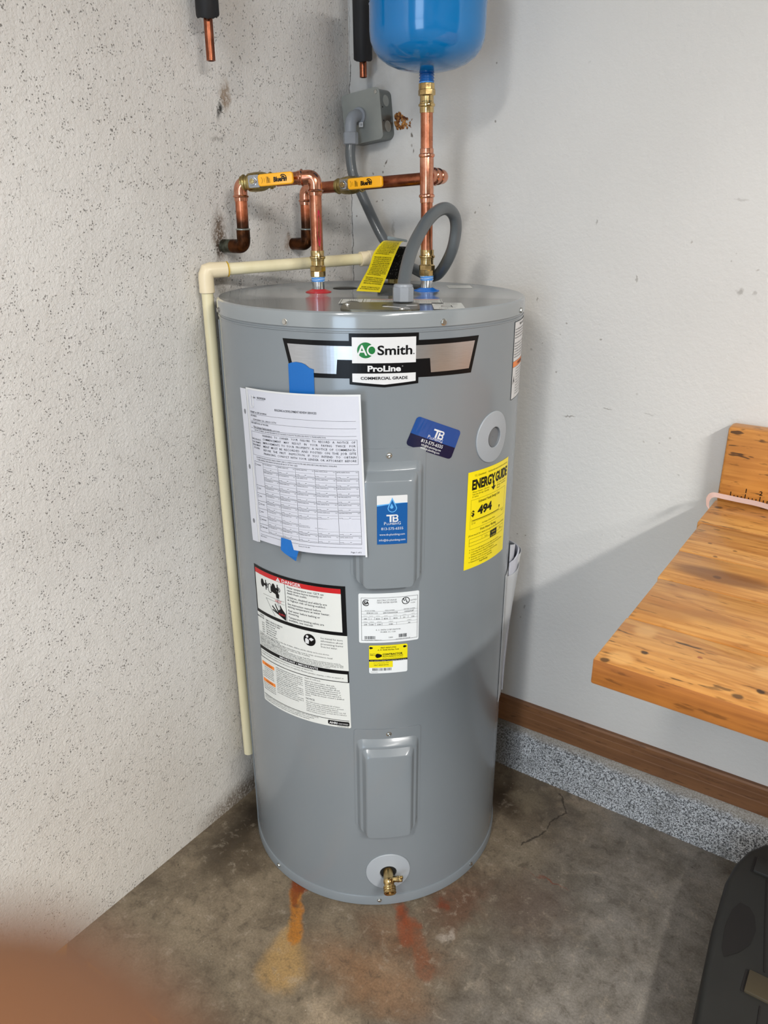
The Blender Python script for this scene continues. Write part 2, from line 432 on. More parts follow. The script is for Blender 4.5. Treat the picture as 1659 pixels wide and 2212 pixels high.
n.col(n.mix(n.ramp(n.noise(60, 3), 0.3, 0.7), s2l(128, 88, 60), s2l(112, 74, 50)))
plain('nail', s2l(224, 176, 150), 0.3, coat=0.3)
plain('ceiling_white', s2l(190, 188, 182), 0.8)
plain('garage_wall', s2l(140, 136, 128), 0.7, var=0.05)
plain('lamp_housing', s2l(230, 230, 228), 0.5)
n = NT('lamp_tube')
n.col((0.9, 0.9, 0.9)).set('Emission Color', (1.0, 0.93, 0.83, 1))
n.set('Emission Strength', 9.0)

# inks and papers
INK = {}
for k, c, r in (('white', (216, 217, 218), .35), ('paper', (202, 204, 214), .5), ('black', (14, 14, 16), .3), ('ink', (22, 24, 32), .6), ('green', (12, 112, 48), .3),
                ('silver', (176, 178, 182), .3), ('red', (190, 20, 26), .35), ('orange', (240, 132, 36), .4), ('yellow', (248, 226, 8), .35), ('lemon', (226, 212, 10), .35),
                ('egink', (30, 28, 14), .4), ('blue', (0, 82, 150), .3), ('sky', (10, 122, 212), .25), ('navy', (6, 16, 54), .25), ('pale', (206, 208, 216), .5),
                ('lightblue', (96, 170, 226), .3), ('tape', (0, 98, 176), .5), ('grey', (120, 122, 128), .5), ('hot', (206, 40, 50), .4), ('lab', (216, 218, 214), .4),
                ('label', (222, 226, 228), .35), ('brown', (126, 74, 30), .5)):
    INK[k] = plain('print_' + k, s2l(*c), r)
n = NT('print_silver', 0.3, 0.9)
MATS['print_silver'] = n.m
INK['silver'] = n.m
n.col(n.mix(n.noise(300, 3, vec=n.scaled((.2, .2, 6))), s2l(196, 198, 202), s2l(168, 170, 174)))
for k in ('white', 'black', 'silver'):
    INK[k].node_tree.nodes['Principled BSDF'].inputs['Coat Weight'].default_value = 0.15
INK['black'].node_tree.nodes['Principled BSDF'].inputs['Coat Weight'].default_value = 0.0
for k in ('black', 'ink', 'egink'):
    INK[k].node_tree.nodes['Principled BSDF'].inputs['Specular IOR Level'].default_value = 0.18
n = NT('print_card', 0.2)
n.set('Coat Weight', 0.5)
# business card: blue print that deepens to the right, as printed
sepc = n.t.nodes.new('ShaderNodeUVMap')
su = n.t.nodes.new('ShaderNodeSeparateXYZ')
n.t.links.new(sepc.outputs[0], su.inputs[0])
n.col(n.mix(n.ramp(su.outputs[0], -0.045, 0.03), s2l(0, 108, 188), s2l(4, 26, 104)))
INK['card'] = n.m
n = NT('clear_sleeve', 0.25)
n.col((0.8, 0.82, 0.84)).set('Alpha', 0.55)
n = NT('clear_band', 0.15)
n.col(s2l(226, 196, 188)).set('Alpha', 0.62)
n = NT('hazard_stripes', 0.6)
sep = n.t.nodes.new('ShaderNodeSeparateXYZ')
n.t.links.new(n.co, sep.inputs[0])
st = n.math('FRACT', n.math('DIVIDE', n.math('ADD', n.math('ADD', sep.outputs[0], n.math('MULTIPLY', sep.outputs[1], 1.26)), 1.041 + 1.35), 0.135))
hz = n.mix(n.ramp(st, 0.50, 0.52, smooth=False), s2l(214, 148, 30), s2l(70, 62, 50))
n.col(n.mix(n.ramp(n.noise(30, 4), 0.45, 0.75, 0, 0.5), hz, s2l(120, 96, 66)))


# ---------------------------------------------------------------- object helpers
def obj(name, bm, mat, parent=None, smooth=40, label=None, tf=None):
    me = bpy.data.meshes.new(name)
    if tf is not None:
        bm.transform(tf)
    bmesh.ops.recalc_face_normals(bm, faces=bm.faces)
    bm.to_mesh(me)
    bm.free()
    for m in (mat if isinstance(mat, (list, tuple)) else [mat]):
        me.materials.append(MATS[m] if isinstance(m, str) else m)
    if smooth:
        me.polygons.foreach_set('use_smooth', [True] * len(me.polygons))
        me.set_sharp_from_angle(angle=math.radians(smooth))
    o = bpy.data.objects.new(name, me)
    COL.objects.link(o)
    if parent is not None:
        o.parent = parent
        o.matrix_parent_inverse = Matrix.Translation(-parent.location)
    if label:
        o['label'] = label
    return o


def thing(name, label, cat, loc=(0, 0, 0), group=None):
    o = bpy.data.objects.new(name, None)
    o.empty_display_size = 0.02
    COL.objects.link(o)
    o.location = loc
    o['label'], o['category'] = label, cat
    if group:
        o['group'] = group
    return o


def tag(o, label, cat, group=None):
    o['label'], o['category'] = label, cat
    if group:
        o['group'] = group
    return o


def struct(o):
    o['kind'] = 'structure'
    return o


def NB():
    return bmesh.new()


def box(bm, x0, y0, z0, x1, y1, z1, bev=0.0, seg=2):
    r = bmesh.ops.create_cube(bm, size=1, matrix=Matrix.Translation(((x0 + x1) / 2, (y0 + y1) / 2, (z0 + z1) / 2)) @ Matrix.Diagonal((x1 - x0, y1 - y0, z1 - z0, 1)))
    if bev:
        es = list({e for v in r['verts'] for e in v.link_edges})
        bmesh.ops.bevel(bm, geom=es, offset=bev, segments=seg, profile=0.5, affect='EDGES')
    return bm


def frame(d):
    d = Vector(d).normalized()
    a = Vector((0, 0, 1)) if abs(d.z) < 0.9 else Vector((1, 0, 0))
    u = d.cross(a).normalized()
    return u, d.cross(u).normalized(), d


def sweep(bm, pts, rad, seg=20, caps=True):
    pts = [Vector(p) for p in pts]
    if not isinstance(rad, (list, tuple)):
        rad = [rad] * len(pts)
    u, v, _ = frame(pts[1] - pts[0])
    rings = []
    for i, p in enumerate(pts):
        a = pts[max(i - 1, 0)]
        b = pts[min(i + 1, len(pts) - 1)]
        t = (b - a).normalized()
        u = (u - t * u.dot(t)).normalized()
        v = t.cross(u)
        rings.append([bm.verts.new(p + (u * math.cos(k * 2 * PI / seg) + v * math.sin(k * 2 * PI / seg)) * rad[i]) for k in range(seg)])
    for a, b in zip(rings, rings[1:]):
        for k in range(seg):
            bm.faces.new((a[k], a[(k + 1) % seg], b[(k + 1) % seg], b[k]))
    if caps:
        bm.faces.new(rings[0])
        bm.faces.new(rings[-1])
    return bm


def lathe(bm, prof, org=(0, 0, 0), axis=(0, 0, 1), seg=32, caps=True, rot=0.0):
    """prof = [(radius, distance along axis)]"""
    u, v, d = frame(axis)
    org = Vector(org)
    rings = []
    for r, h in prof:
        c = org + d * h
        if r < 1e-6:
            rings.append([bm.verts.new(c)])
        else:
            rings.append([bm.verts.new(c + (u * math.cos(rot + k * 2 * PI / seg) + v * math.sin(rot + k * 2 * PI / seg)) * r) for k in range(seg)])
    for a, b in zip(rings, rings[1:]):
        for k in range(seg):
            q = (k + 1) % seg
            if len(a) == 1 and len(b) == 1:
                continue
            if len(a) == 1:
                bm.faces.new((a[0], b[q], b[k]))
            elif len(b) == 1:
                bm.faces.new((a[k], a[q], b[0]))
            else:
                bm.faces.new((a[k], a[q], b[q], b[k]))
    if caps:
        if len(rings[0]) > 1:
            bm.faces.new(rings[0])
        if len(rings[-1]) > 1:
            bm.faces.new(rings[-1])
    return bm


def hexnut(bm, r, h, org, axis, rot=0.0, n=6, cham=0.0012):
    return lathe(bm, [(r - cham, 0), (r, cham), (r, h - cham), (r - cham, h)], org, axis, n, True, rot)


def extrude_poly(bm, pts, z0, z1, bev=0.0):
    vs = [bm.verts.new((x, y, z0)) for x, y in pts]
    f = bm.faces.new(vs)
    r = bmesh.ops.extrude_face_region(bm, geom=[f])
    top = [e for e in r['geom'] if isinstance(e, bmesh.types.BMVert)]
    bmesh.ops.translate(bm, verts=top, vec=(0, 0, z1 - z0))
    if bev:
        ts = set(top)
        es = [e for e in bm.edges if e.verts[0] in ts and e.verts[1] in ts]
        bmesh.ops.bevel(bm, geom=es, offset=bev, segments=4, profile=0.5, affect='EDGES')
    return bm


def rrect(x0, y0, x1, y1, r, n=4, corners=(1, 1, 1, 1)):
    """counter-clockwise from bottom-left"""
    out = []
    for (cx, cy, a0), on in zip(((x0, y0, PI), (x1, y0, 1.5 * PI), (x1, y1, 0), (x0, y1, 0.5 * PI)), corners):
        rr = r if on else 1e-5
        ox = cx + (rr if cx == x0 else -rr)
        oy = cy + (rr if cy == y0 else -rr)
        for k in range(n + 1):
            a = a0 + k * (PI / 2) / n
            out.append((ox + rr * math.cos(a), oy + rr * math.sin(a)))
    return out


# ---------------------------------------------------------------- flat print wrapped on surfaces
class Decal:
    STEP = 0.006

    def __init__(s):
        s.bm = bmesh.new()
        s.mats = []

    def mi(s, m):
        if m not in s.mats:
            s.mats.append(m)
        return s.mats.index(m)

    def poly(s, pts, m, layer=0):
        b = bmesh.new()
        z = layer * 0.00012
        f = b.faces.new([b.verts.new((x, y, z)) for x, y in pts])
        f.material_index = s.mi(m)
        for axis, no in ((0, (1, 0, 0)), (1, (0, 1, 0))):
            lo = min(p[axis] for p in pts)
            hi = max(p[axis] for p in pts)
            st = s.STEP if axis == 0 else 0.03
            k = math.floor(lo / st) + 1
            while k * st < hi:
                co = [0, 0, 0]
                co[axis] = k * st
                bmesh.ops.bisect_plane(b, geom=b.verts[:] + b.edges[:] + b.faces[:], plane_co=co, plane_no=no)
                k += 1
        me = bpy.data.meshes.new('t')
        b.to_mesh(me)
        b.free()
        s.bm.from_mesh(me)
        bpy.data.meshes.remove(me)

    def rect(s, x0, y0, x1, y1, m, layer=0):
        s.poly([(x0, y0), (x1, y0), (x1, y1), (x0, y1)], m, layer)

    def frame(s, x0, y0, x1, y1, t, m, layer=1):
        s.rect(x0, y0, x1, y0 + t, m, layer)
        s.rect(x0, y1 - t, x1, y1, m, layer)
        s.rect(x0, y0 + t, x0 + t, y1 - t, m, layer)
        s.rect(x1 - t, y0 + t, x1, y1 - t, m, layer)

    def disc(s, x, y, rx, ry, m, layer=1, n=28):
        s.poly([(x + rx * math.cos(k * 2 * PI / n), y + ry * math.sin(k * 2 * PI / n)) for k in range(n)], m, layer)

    def ring(s, x, y, r, t, m, layer=1, a0=0.0, a1=2 * PI, n=28, ry=None):
        ry = ry or r
        for k in range(n):
            a, b = a0 + (a1 - a0) * k / n, a0 + (a1 - a0) * (k + 1) / n
            q = [(x + (r - t) * math.cos(a), y + (ry - t) * math.sin(a)), (x + r * math.cos(a), y + ry * math.sin(a)),
                 (x + r * math.cos(b), y + ry * math.sin(b)), (x + (r - t) * math.cos(b), y + (ry - t) * math.sin(b))]
            f = s.bm.faces.new([s.bm.verts.new((px, py, layer * 0.00012)) for px, py in q])
            f.material_index = s.mi(m)

    def text(s, t, x, y, size, m='black', layer=2, align='LEFT', bold=0.0, width=None, res=2, rot=0.0, shear=0.0, spacing=1.0, sx=1.0):
        c = bpy.data.curves.new('t', 'FONT')
        c.body = t
        c.size = 1.0
        c.resolution_u = res
        c.offset = bold
        c.shear = shear
        c.space_character = spacing
        o = bpy.data.objects.new('t', c)
        me = o.to_mesh()
        if me and len(me.vertices):
            xs = [v.co.x for v in me.vertices]
            x0, x1 = min(xs), max(xs)
            k = size * sx
            if width:
                k = width / max(x1 - x0, 1e-6)
            ox = {'LEFT': 0, 'CENTER': (x0 + x1) / 2, 'RIGHT': x1}[align]
            i0 = len(s.bm.verts)
            nf = len(s.bm.faces)
            s.bm.from_mesh(me)
            s.bm.verts.ensure_lookup_table()
            s.bm.faces.ensure_lookup_table()
            cr, sr = math.cos(rot), math.sin(rot)
            for v in s.bm.verts[i0:]:
                px, py = (v.co.x - ox) * k, v.co.y * size
                v.co = (x + px * cr - py * sr, y + px * sr + py * cr, layer * 0.00012)
            mi = s.mi(m)
            for f in s.bm.faces[nf:]:
                f.material_index = mi
        o.to_mesh_clear()
        bpy.data.objects.remove(o)
        bpy.data.curves.remove(c)

    def lines(s, ls, x, y, size, dy, m='ink', width=None, bold=0.0, res=1, align='LEFT', layer=2):
        for i, t in enumerate(ls):
            if t:
                s.text(t, x, y - i * dy, size, m, layer, align, bold, width if (width and i < len(ls) - 1) else None, res, sx=1.0 if not width else 0.9)

    def bars(s, x0, y0, x1, y1, m='ink', layer=2, seed=1):
        r = random.Random(seed)
        x = x0
        while x < x1:
            w = r.choice((0.0003, 0.0005, 0.0008)) * (x1 - x0) / 0.02
            s.rect(x, y0, min(x + w, x1), y1, m, layer)
            x += w + r.choice((0.0003, 0.0005, 0.0007)) * (x1 - x0) / 0.02

    def finish(s, name, fn, parent=None, label=None, uv=False):
        if uv:
            lay = s.bm.loops.layers.uv.new('UVMap')
            for f in s.bm.faces:
                for l in f.loops:
                    l[lay].uv = (l.vert.co.x, l.vert.co.y)
        for v in s.bm.verts:
            v.co = fn(v.co.x, v.co.y, v.co.z)
        me = bpy.data.meshes.new(name)
        s.bm.to_mesh(me)
        s.bm.free()
        for m in s.mats:
            me.materials.append(INK.get(m) or MATS[m])
        o = bpy.data.objects.new(name, me)
        COL.objects.link(o)
        if parent is not None:
            o.parent = parent
            o.matrix_parent_inverse = Matrix.Translation(-parent.location)
        if label:
            o['label'] = label
        return o


R = 0.28
H = 1.2076


def cylmap(th_deg, z0, off=0.0004, rot=0.0, rad=R):
    cr, sr = math.cos(rot), math.sin(rot)

    def f(u, v, w):
        u2, v2 = u * cr - v * sr, u * sr + v * cr
        t = math.radians(th_deg) + u2 / rad
        q = rad + off + w
        return Vector((q * math.cos(t), q * math.sin(t), z0 + v2))
    return f


# ================================================================= SETTING
bm = NB()
box(bm, XL - 0.12, FRONT_Y, 0, XL, YB + 0.12, 2.6)
struct(obj('wall_left', bm, 'rough_plaster', smooth=0))
bm = NB()
box(bm, XL, YB, 0, 5.2, YB + 0.12, 2.6)
struct(obj('wall_right', bm, 'painted_drywall', smooth=0))
bm = NB()
box(bm, XL - 0.12, FRONT_Y - 0.12, -0.1, 5.2, YB + 0.12, 0)
struct(obj('floor', bm, 'stained_concrete', smooth=0))
bm = NB()
box(bm, XL - 0.12, FRONT_Y - 0.12, 2.6, 5.2, YB + 0.12, 2.7)
struct(obj('ceiling', bm, 'ceiling_white', smooth=0))
bm = NB()
box(bm, 5.2, FRONT_Y - 0.12, -0.1, 5.3, YB + 0.12, 2.7)
struct(obj('wall_far_side', bm, 'garage_wall', smooth=0))
bm = NB()
box(bm, XL - 0.12, FRONT_Y - 0.12, 0, DOOR_X0, FRONT_Y, 2.6)
box(bm, DOOR_X1, FRONT_Y - 0.12, 0, 5.2, FRONT_Y, 2.6)
box(bm, DOOR_X0, FRONT_Y - 0.12, DOOR_Z, DOOR_X1, FRONT_Y, 2.6)
struct(obj('wall_front', bm, 'garage_wall', smooth=0))

# concrete curb at the foot of the right wall, with a broken ragged top edge
bm = NB()
rr = random.Random(3)
N_ = 220
sect = []
for i in range(N_ + 1):
    x = XL + (1.9 - XL) * i / N_
    j = rr.uniform(-1, 1)
    top = 0.143 + 0.0010 * j + 0.0035 * math.sin(x * 31) * math.sin(x * 13)
    sect.append([bm.verts.new(p) for p in ((x, YF + rr.uniform(-.0006, .0006), -0.002), (x, YF + rr.uniform(-.001, .001), 0.06), (x, YF - 0.001 + rr.uniform(-.001, .001), top - 0.018),
                                           (x, YF + 0.001 + 0.0012 * j, top - 0.004), (x, YF + 0.006, top), (x, YB, top), (x, YB, -0.002))])
for a, b in zip(sect, sect[1:]):
    for k in range(7):
        bm.faces.new((a[k], a[(k + 1) % 7], b[(k + 1) % 7], b[k]))
bm.faces.new(sect[0])
bm.faces.new(sect[-1])
struct(obj('trim_1', bm, 'speckled_concrete', smooth=30))
# brown wooden base board with a stepped face
bm = NB()
x0, x1 = XL, 1.9
prof = [(YB, 0), (0.3095, 0), (0.3095, 0.030), (0.3110, 0.0315), (0.3110, 0.0475), (0.3125, 0.049), (0.3125, 0.0625), (0.315, 0.0665), (YB, 0.0665)]
ends = []
for x, zb in ((x0, 0.1455 - 0.0085), (x1, 0.1455 + 0.0265)):
    ends.append([bm.verts.new((x, y, zb + z)) for y, z in prof])
for k in range(len(prof)):
    q = (k + 1) % len(prof)
    bm.faces.new((ends[0][k], ends[0][q], ends[1][q], ends[1][k]))
bm.faces.new(ends[0])
bm.faces.new(ends[1])
struct(obj('baseboard_right', bm, 'brown_board', smooth=20))

# hazard tape lying across the floor
bm = NB()
box(bm, XL + 0.001, -0.76, 0.0002, 1.6, -0.652, 0.0016, 0.0005, 1)
tag(obj('hazard_tape', bm, 'hazard_stripes'), 'black and yellow striped hazard tape on the floor, starting at the left wall', 'tape')

# ================================================================= WATER HEATER
heater = thing('water_heater', 'tall grey cylindrical electric water heater standing in the corner', 'water heater')
bm = NB()
lathe(bm, [(R, 0.012), (R, 1.175), (R - 0.0005, 1.184)], seg=128, caps=False)
obj('jacket', bm, 'grey_enamel', heater)
bm = NB()
RL = 0.2822
lathe(bm, [(R - 0.0012, 1.1835), (RL - 0.0008, 1.1835), (RL, 1.1843), (RL, 1.2030), (RL - 0.0012, 1.2064), (RL - 0.0045, 1.2085), (RL - 0.008, 1.2082), (RL - 0.0105, 1.2070), (0, 1.2070)], seg=128, caps=False)
obj('top_lid', bm, 'grey_lid_enamel', heater, 30)
bm = NB()
lathe(bm, [(R + 0.0002, 1.1795), (R + 0.0012, 1.1787), (R + 0.0012, 1.1770), (R + 0.0002, 1.1762)], seg=128, caps=False)
obj('jacket_bead', bm, 'grey_enamel', heater)
bm = NB()
lathe(bm, [(R - 0.01, 0.0005), (R + 0.0015, 0.0005), (R + 0.0025, 0.002), (R + 0.0025, 0.0225), (R + 0.0015, 0.0245), (R - 0.001, 0.0248)], seg=128, caps=False)
obj('bottom_ring', bm, 'grey_enamel', heater, 30)
bm = NB()
t0 = math.radians(-132)
sweep(bm, [((R + .0006) * math.cos(t0), (R + .0006) * math.sin(t0), z) for z in (0.03, 0.6, 1.17)], 0.0014, 8)
obj('jacket_seam', bm, 'grey_enamel', heater)


def screw(th, z, rad, parent, r=0.0042, mat='screw_steel', hexa=True):
    t = math.radians(th)
    d = Vector((math.cos(t), math.sin(t), 0))
    p = d * rad + Vector((0, 0, z))
    bm = NB()
    lathe(bm, [(r * 1.25, 0), (r * 1.25, 0.0007), (r, 0.0009)], p, d, 16)
    if hexa:
        hexnut(bm, r, 0.0032, p, d, 0.3, 6, 0.0006)
    else:
        lathe(bm, [(r, 0.0008), (r * 0.9, 0.0022), (r * 0.5, 0.003), (r * 0.25, 0.0024), (0, 0.0022)], p, d, 16)
    return obj('screw', bm, mat, parent, 30)


for th in (-83.0, -31.0, 12.0, -125.7, 70, 140):
    screw(th, 1.1903, RL, heater)
for th in (-52.9, -103.1, -6.8, 40, 150):
    screw(th, 0.0148, R + 0.0025, heater, 0.0038)

# element access panels
MID = -49.3


def panel(ztop, hgt):
    # embossed cover: nested outlines (left, right, top, bottom insets; corner radius; lift)
    W = 0.128
    loops = [(0, 0, 0, 0.016, .006, 0.0002), (0, 0, 0, 0.016, .006, 0.0012), (.0045, .0045, .022, .012, .012, 0.0012), (.0060, .0060, .0245, .011, .012, .0030), (.0105, .0105, .033, .008, .010, .0098),
             (.0120, .0120, .0350, .0075, .009, .0106), (.0160, .0160, .0385, .0065, .009, .0106), (.0172, .0172, .0400, .006, .008, .0120), (.0228, .0228, .0490, .004, .007, .0206), (.0248, .0248, .0520, .0035, .006, .0216)]
    bm = NB()
    mp = cylmap(MID, ztop, 0.0)
    NS = 12
    rings = []
    for l, r_, t, b, cr, lift in loops:
        x0_, x1_, y1_, y0_ = -W / 2 + l, W / 2 - r_, -t, -hgt + b
        c = [(x0_, y0_, PI), (x1_, y0_, 1.5 * PI), (x1_, y1_, 0), (x0_, y1_, .5 * PI)]
        pts = []
        for i, (cx, cy, a0) in enumerate(c):
            ox = cx + (cr if cx == x0_ else -cr)
            oy = cy + (cr if cy == y0_ else -cr)
            for k in range(5):
                a = a0 + k * PI / 8
                pts.append((ox + cr * math.cos(a), oy + cr * math.sin(a)))
            nx = c[(i + 1) % 4]
            ex = nx[0] + (cr if nx[0] == x0_ else -cr)
            ey = nx[1] + (cr if nx[1] == y0_ else -cr)
            a1 = nx[2]
            ex += cr * math.cos(a1)
            ey += cr * math.sin(a1)
            sx_, sy_ = pts[-1]
            for k in range(1, NS):
                pts.append((sx_ + (ex - sx_) * k / NS, sy_ + (ey - sy_) * k / NS))
        rings.append([bm.verts.new(mp(x, y, lift)) for x, y in pts])
    n_ = len(rings[0])
    for a, b in zip(rings, rings[1:]):
        for k in range(n_):
            bm.faces.new((a[k], a[(k + 1) % n_], b[(k + 1) % n_], b[k]))
    # fill the centre as vertical strips: top side and bottom side share columns
    last = rings[-1]
    stp = 5 + NS - 1
    bot = last[0:5 + NS - 1 + 5]          # bottom-left arc, bottom side, bottom-right arc
    i2 = 2 * stp
    topside = last[i2:i2 + 5 + NS - 1 + 5]
    topside = (topside + last)[:stp + 5]
    topside = topside[::-1]
    for k in range(len(bot) - 1):
        bm.faces.new((bot[k], bot[k + 1], topside[k + 1], topside[k]))
    # side strips left/right are closed by the arc ends
    right = last[stp + 4:2 * stp + 1]
    left = last[3 * stp + 4:] + last[:1]
    bm.faces.new(right)
    bm.faces.new(left)
    p = obj('access_panel', bm, 'grey_enamel', heater, 24)
    screw(MID + 0.4, ztop - 0.0115, R + 0.0012, p, 0.0042, 'screw_steel', False)
    return p


pan_up = panel(0.9925, 0.246)
pan_lo = panel(0.4435, 0.247)


# side port with sunken centre, and drain port
def port(th, z, r_out, r_in, depth, name, mat='grey_plastic_disc', dark=False):
    t = math.radians(th)
    mp = cylmap(th, z, 0.0)
    bm = NB()
    rings = []
    n_ = 48
    for r, h in ((r_out, 0.0002), (r_out, 0.0016), (r_out * 0.98, 0.0024), (r_in * 1.25, 0.0048), (r_in * 1.04, 0.0050), (r_in, 0.0040), (r_in * 0.97, -depth)):
        rings.append([bm.verts.new(mp(r * math.cos(k * 2 * PI / n_), r * math.sin(k * 2 * PI / n_), h)) for k in range(n_)])
    for a, b in zip(rings, rings[1:]):
        for k in range(n_):
            bm.faces.new((a[k], a[(k + 1) % n_], b[(k + 1) % n_], b[k]))
    f = bm.faces.new(rings[-1])
    if dark:
        f.material_index = 1
        for k in range(n_):
            rings[-1][k].co = rings[-1][k].co
    o = obj(name, bm, [mat, 'black_void'], heater, 35)
    return o


port(-6.2, 0.985, 0.0455, 0.0180, 0.0, 'side_port')
port(-49.2, 0.0905, 0.0455, 0.0170, -0.002, 'drain_escutcheon', dark=True)
# shallow cup in the side port, colour darkened for the hollow's shade
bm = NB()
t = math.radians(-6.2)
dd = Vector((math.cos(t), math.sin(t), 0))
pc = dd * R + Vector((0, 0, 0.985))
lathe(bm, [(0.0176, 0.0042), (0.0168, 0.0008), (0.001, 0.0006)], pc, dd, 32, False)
obj('port_cup', bm, 'grey_plastic_shaded', heater)

# brass drain valve
t = math.radians(-49.3)
dd = Vector((math.cos(t), math.sin(t), 0))
sd = Vector((-math.sin(t), math.cos(t), 0))
p0 = dd * (R + 0.004) + Vector((0, 0, 0.0905))
bm = NB()
dn = (dd * 0.92 + Vector((0, 0, -0.39))).normalized()
lathe(bm, [(0.0105, -0.006), (0.0105, 0.012), (0.0115, 0.014), (0.0115, 0.020), (0.0102, 0.022), (0.0102, 0.026), (0.0128, 0.0275), (0.0128, 0.030), (0.0120, 0.031), (0.0128, 0.032),
           (0.0128, 0.0345), (0.012, 0.0355), (0.0128, 0.0365), (0.0128, 0.040), (0.0112, 0.0415), (0.0078, 0.040), (0.0066, 0.030)], p0, dn, 32, False)
dv = obj('drain_valve', bm, 'brass', heater, 35, 'brass drain valve with a threaded outlet')
bm = NB()
lathe(bm, [(0.0001, 0.034), (0.0068, 0.034)], p0, dn, 24, False)
obj('outlet_bore', bm, 'black_void', dv)
bm = NB()
ax = (sd * 0.92 + Vector((0, 0, 0.28)) + dd * 0.28).normalized()
ps = p0 + dn * 0.014
lathe(bm, [(0.0055, 0.004), (0.0055, 0.018), (0.0064, 0.019), (0.0064, 0.021)], ps, ax, 20)
c1 = ps + ax * 0.0225
lathe(bm, [(0.006, 0), (0.006, 0.004)], c1, ax, 20)
u_, v_, _ = frame(ax)
obj('valve_stem', bm, 'brass', dv, 35)
bm = NB()
for q in (-1, 1):
    lathe(bm, [(0.0001, -0.0008), (0.0034, 0), (0.0034, 0.003), (0.0001, 0.0038)], ps + ax * 0.0262 + u_ * q * 0.0036, ax, 14)
obj('stem_slot_head', bm, 'brass', dv, 35)

# things on the lid
ZT = 1.2070


def nipple(x, y, gmat, lean=(0, 0)):
    bm = NB()
    lathe(bm, [(0.0245, 0), (0.0245, 0.0012), (0.020, 0.0026), (0.0135, 0.0052), (0.0122, 0.0060)], (x, y, ZT + 0.0002), (0, 0, 1), 40, False)
    obj('nipple_gasket', bm, gmat, heater, 30, ('red' if 'red' in gmat else 'blue') + ' plastic gasket around pipe nipple')
    bm = NB()
    lathe(bm, [(0.0115, 0), (0.0115, 0.026)], (x, y, ZT + 0.001), (0, 0, 1), 32)
    n_ = obj('pipe_nipple', bm, 'nipple_steel', heater)
    bm = NB()
    lathe(bm, [(0.0120, 0.0195), (0.0126, 0.0205), (0.0123, 0.0222), (0.0127, 0.0235), (0.0124, 0.0255), (0.0127, 0.027), (0.0120, 0.0285)], (x, y, ZT), (0, 0, 1), 32)
    obj('thread_tape', bm, 'blue_thread_tape', n_)
    bm = NB()
    sweep(bm, [(x + 0.0126 * math.cos(a * .5), y + 0.0126 * math.sin(a * .5), ZT + 0.020 + 0.00035 * a + 0.0005 * math.sin(a * 1.7)) for a in range(26)], 0.0006, 6)
    obj('tape_strand', bm, 'white_thread_tape', n_)


HOT, COLD = Vector((-0.105, -0.026, 0)), Vector((0.052, 0.110, 0))
nipple(HOT.x, HOT.y, 'red_gasket')
nipple(COLD.x, COLD.y, 'blue_gasket')
for x, y, r in ((-0.107, 0.059, 0.024), (-0.085, 0.199, 0.030), (0.012, 0.150, 0.022)):
    bm = NB()
    lathe(bm, [(r, 0), (r, 0.0008), (r * 0.96, 0.0014), (0, 0.0014)], (x, y, ZT + 0.0001), (0, 0, 1), 32, False)
    obj('anode_cap' if r < 0.03 else 'foam_ring', bm, 'black_rubber', heater, label='black plug set into the lid')

# junction cover plate, front-right of the lid
pu = Vector((0.1539 - 0.0443, -0.0785 + 0.1513, 0)).normalized()
pv = Vector((-pu.y, pu.x, 0))
pc = Vector((0.137, -0.166, ZT))


def platepts(w_, d_, r_, n_=5):
    return [(pc + pu * a + pv * b) for a, b in rrect(-w_ / 2, -d_ / 2, w_ / 2, d_ / 2, r_, n_)]


bm = NB()
pts = []
outline = rrect(-0.062, -0.0525, 0.062, 0.0525, 0.021, 6)
for a, b in outline:
    pts.append(pc + pu * a + pv * b)
extrude_poly(bm, [(p.x, p.y) for p in pts], ZT + 0.0003, ZT + 0.0034)
cover = obj('cover_plate', bm, 'plate_steel', heater, 30, 'bare steel junction cover plate with rounded corners')
bm = NB()
lathe(bm, [(0.0042, 0), (0.0038, 0.0018), (0.0015, 0.0026), (0, 0.0024)], pc + pu * -0.054 + pv * 0.014 + Vector((0, 0, 0.0034)), (0, 0, 1), 16, False)
obj('cover_screw', bm, 'screw_steel', cover)
bm = NB()
lathe(bm, [(0.0042, 0), (0.0038, 0.0018), (0.0015, 0.0026), (0, 0.0024)], pc + pu * 0.034 + pv * -0.046 + Vector((0, 0, 0.0034)), (0, 0, 1), 16, False)
obj('cover_screw', bm, 'screw_steel', cover)
bm = NB()
lathe(bm, [(0.0048, 0), (0.0001, 0.0001)], pc + pu * 0.006 + pv * 0.006 + Vector((0, 0, 0.0036)), (0, 0, 1), 20, False)
obj('slot_hole', bm, 'black_void', cover)
for a, b, l, w_, ang in ((0.018, -0.016, 0.030, 0.006, -0.5), (0.036, -0.030, 0.026, 0.003, -0.7), (0.050, 0.004, 0.018, 0.003, 0.25)):
    bm = NB()
    q = [(-l / 2, -w_ / 2), (l / 2, -w_ * 0.1), (l / 2, w_ * 0.1), (-l / 2, w_ / 2)]
    c_, s_ = math.cos(ang), math.sin(ang)
    wp = [pc + pu * (a + x * c_ - y * s_) + pv * (b + x * s_ + y * c_) for x, y in q]
    extrude_poly(bm, [(p.x, p.y) for p in wp], ZT + 0.0035, ZT + 0.0040)
    obj('torn_label_scrap', bm, INK['white'], cover)


def lidmap(origin, ud, z=ZT + 0.0003):
    ud = Vector((ud[0], ud[1], 0)).normalized()
    vd = Vector((-ud.y, ud.x, 0))
    origin = Vector(origin)

    def f(u, v, w_):
        q = origin + ud * u + vd * v
        return Vector((q.x, q.y, z + w_))
    return f


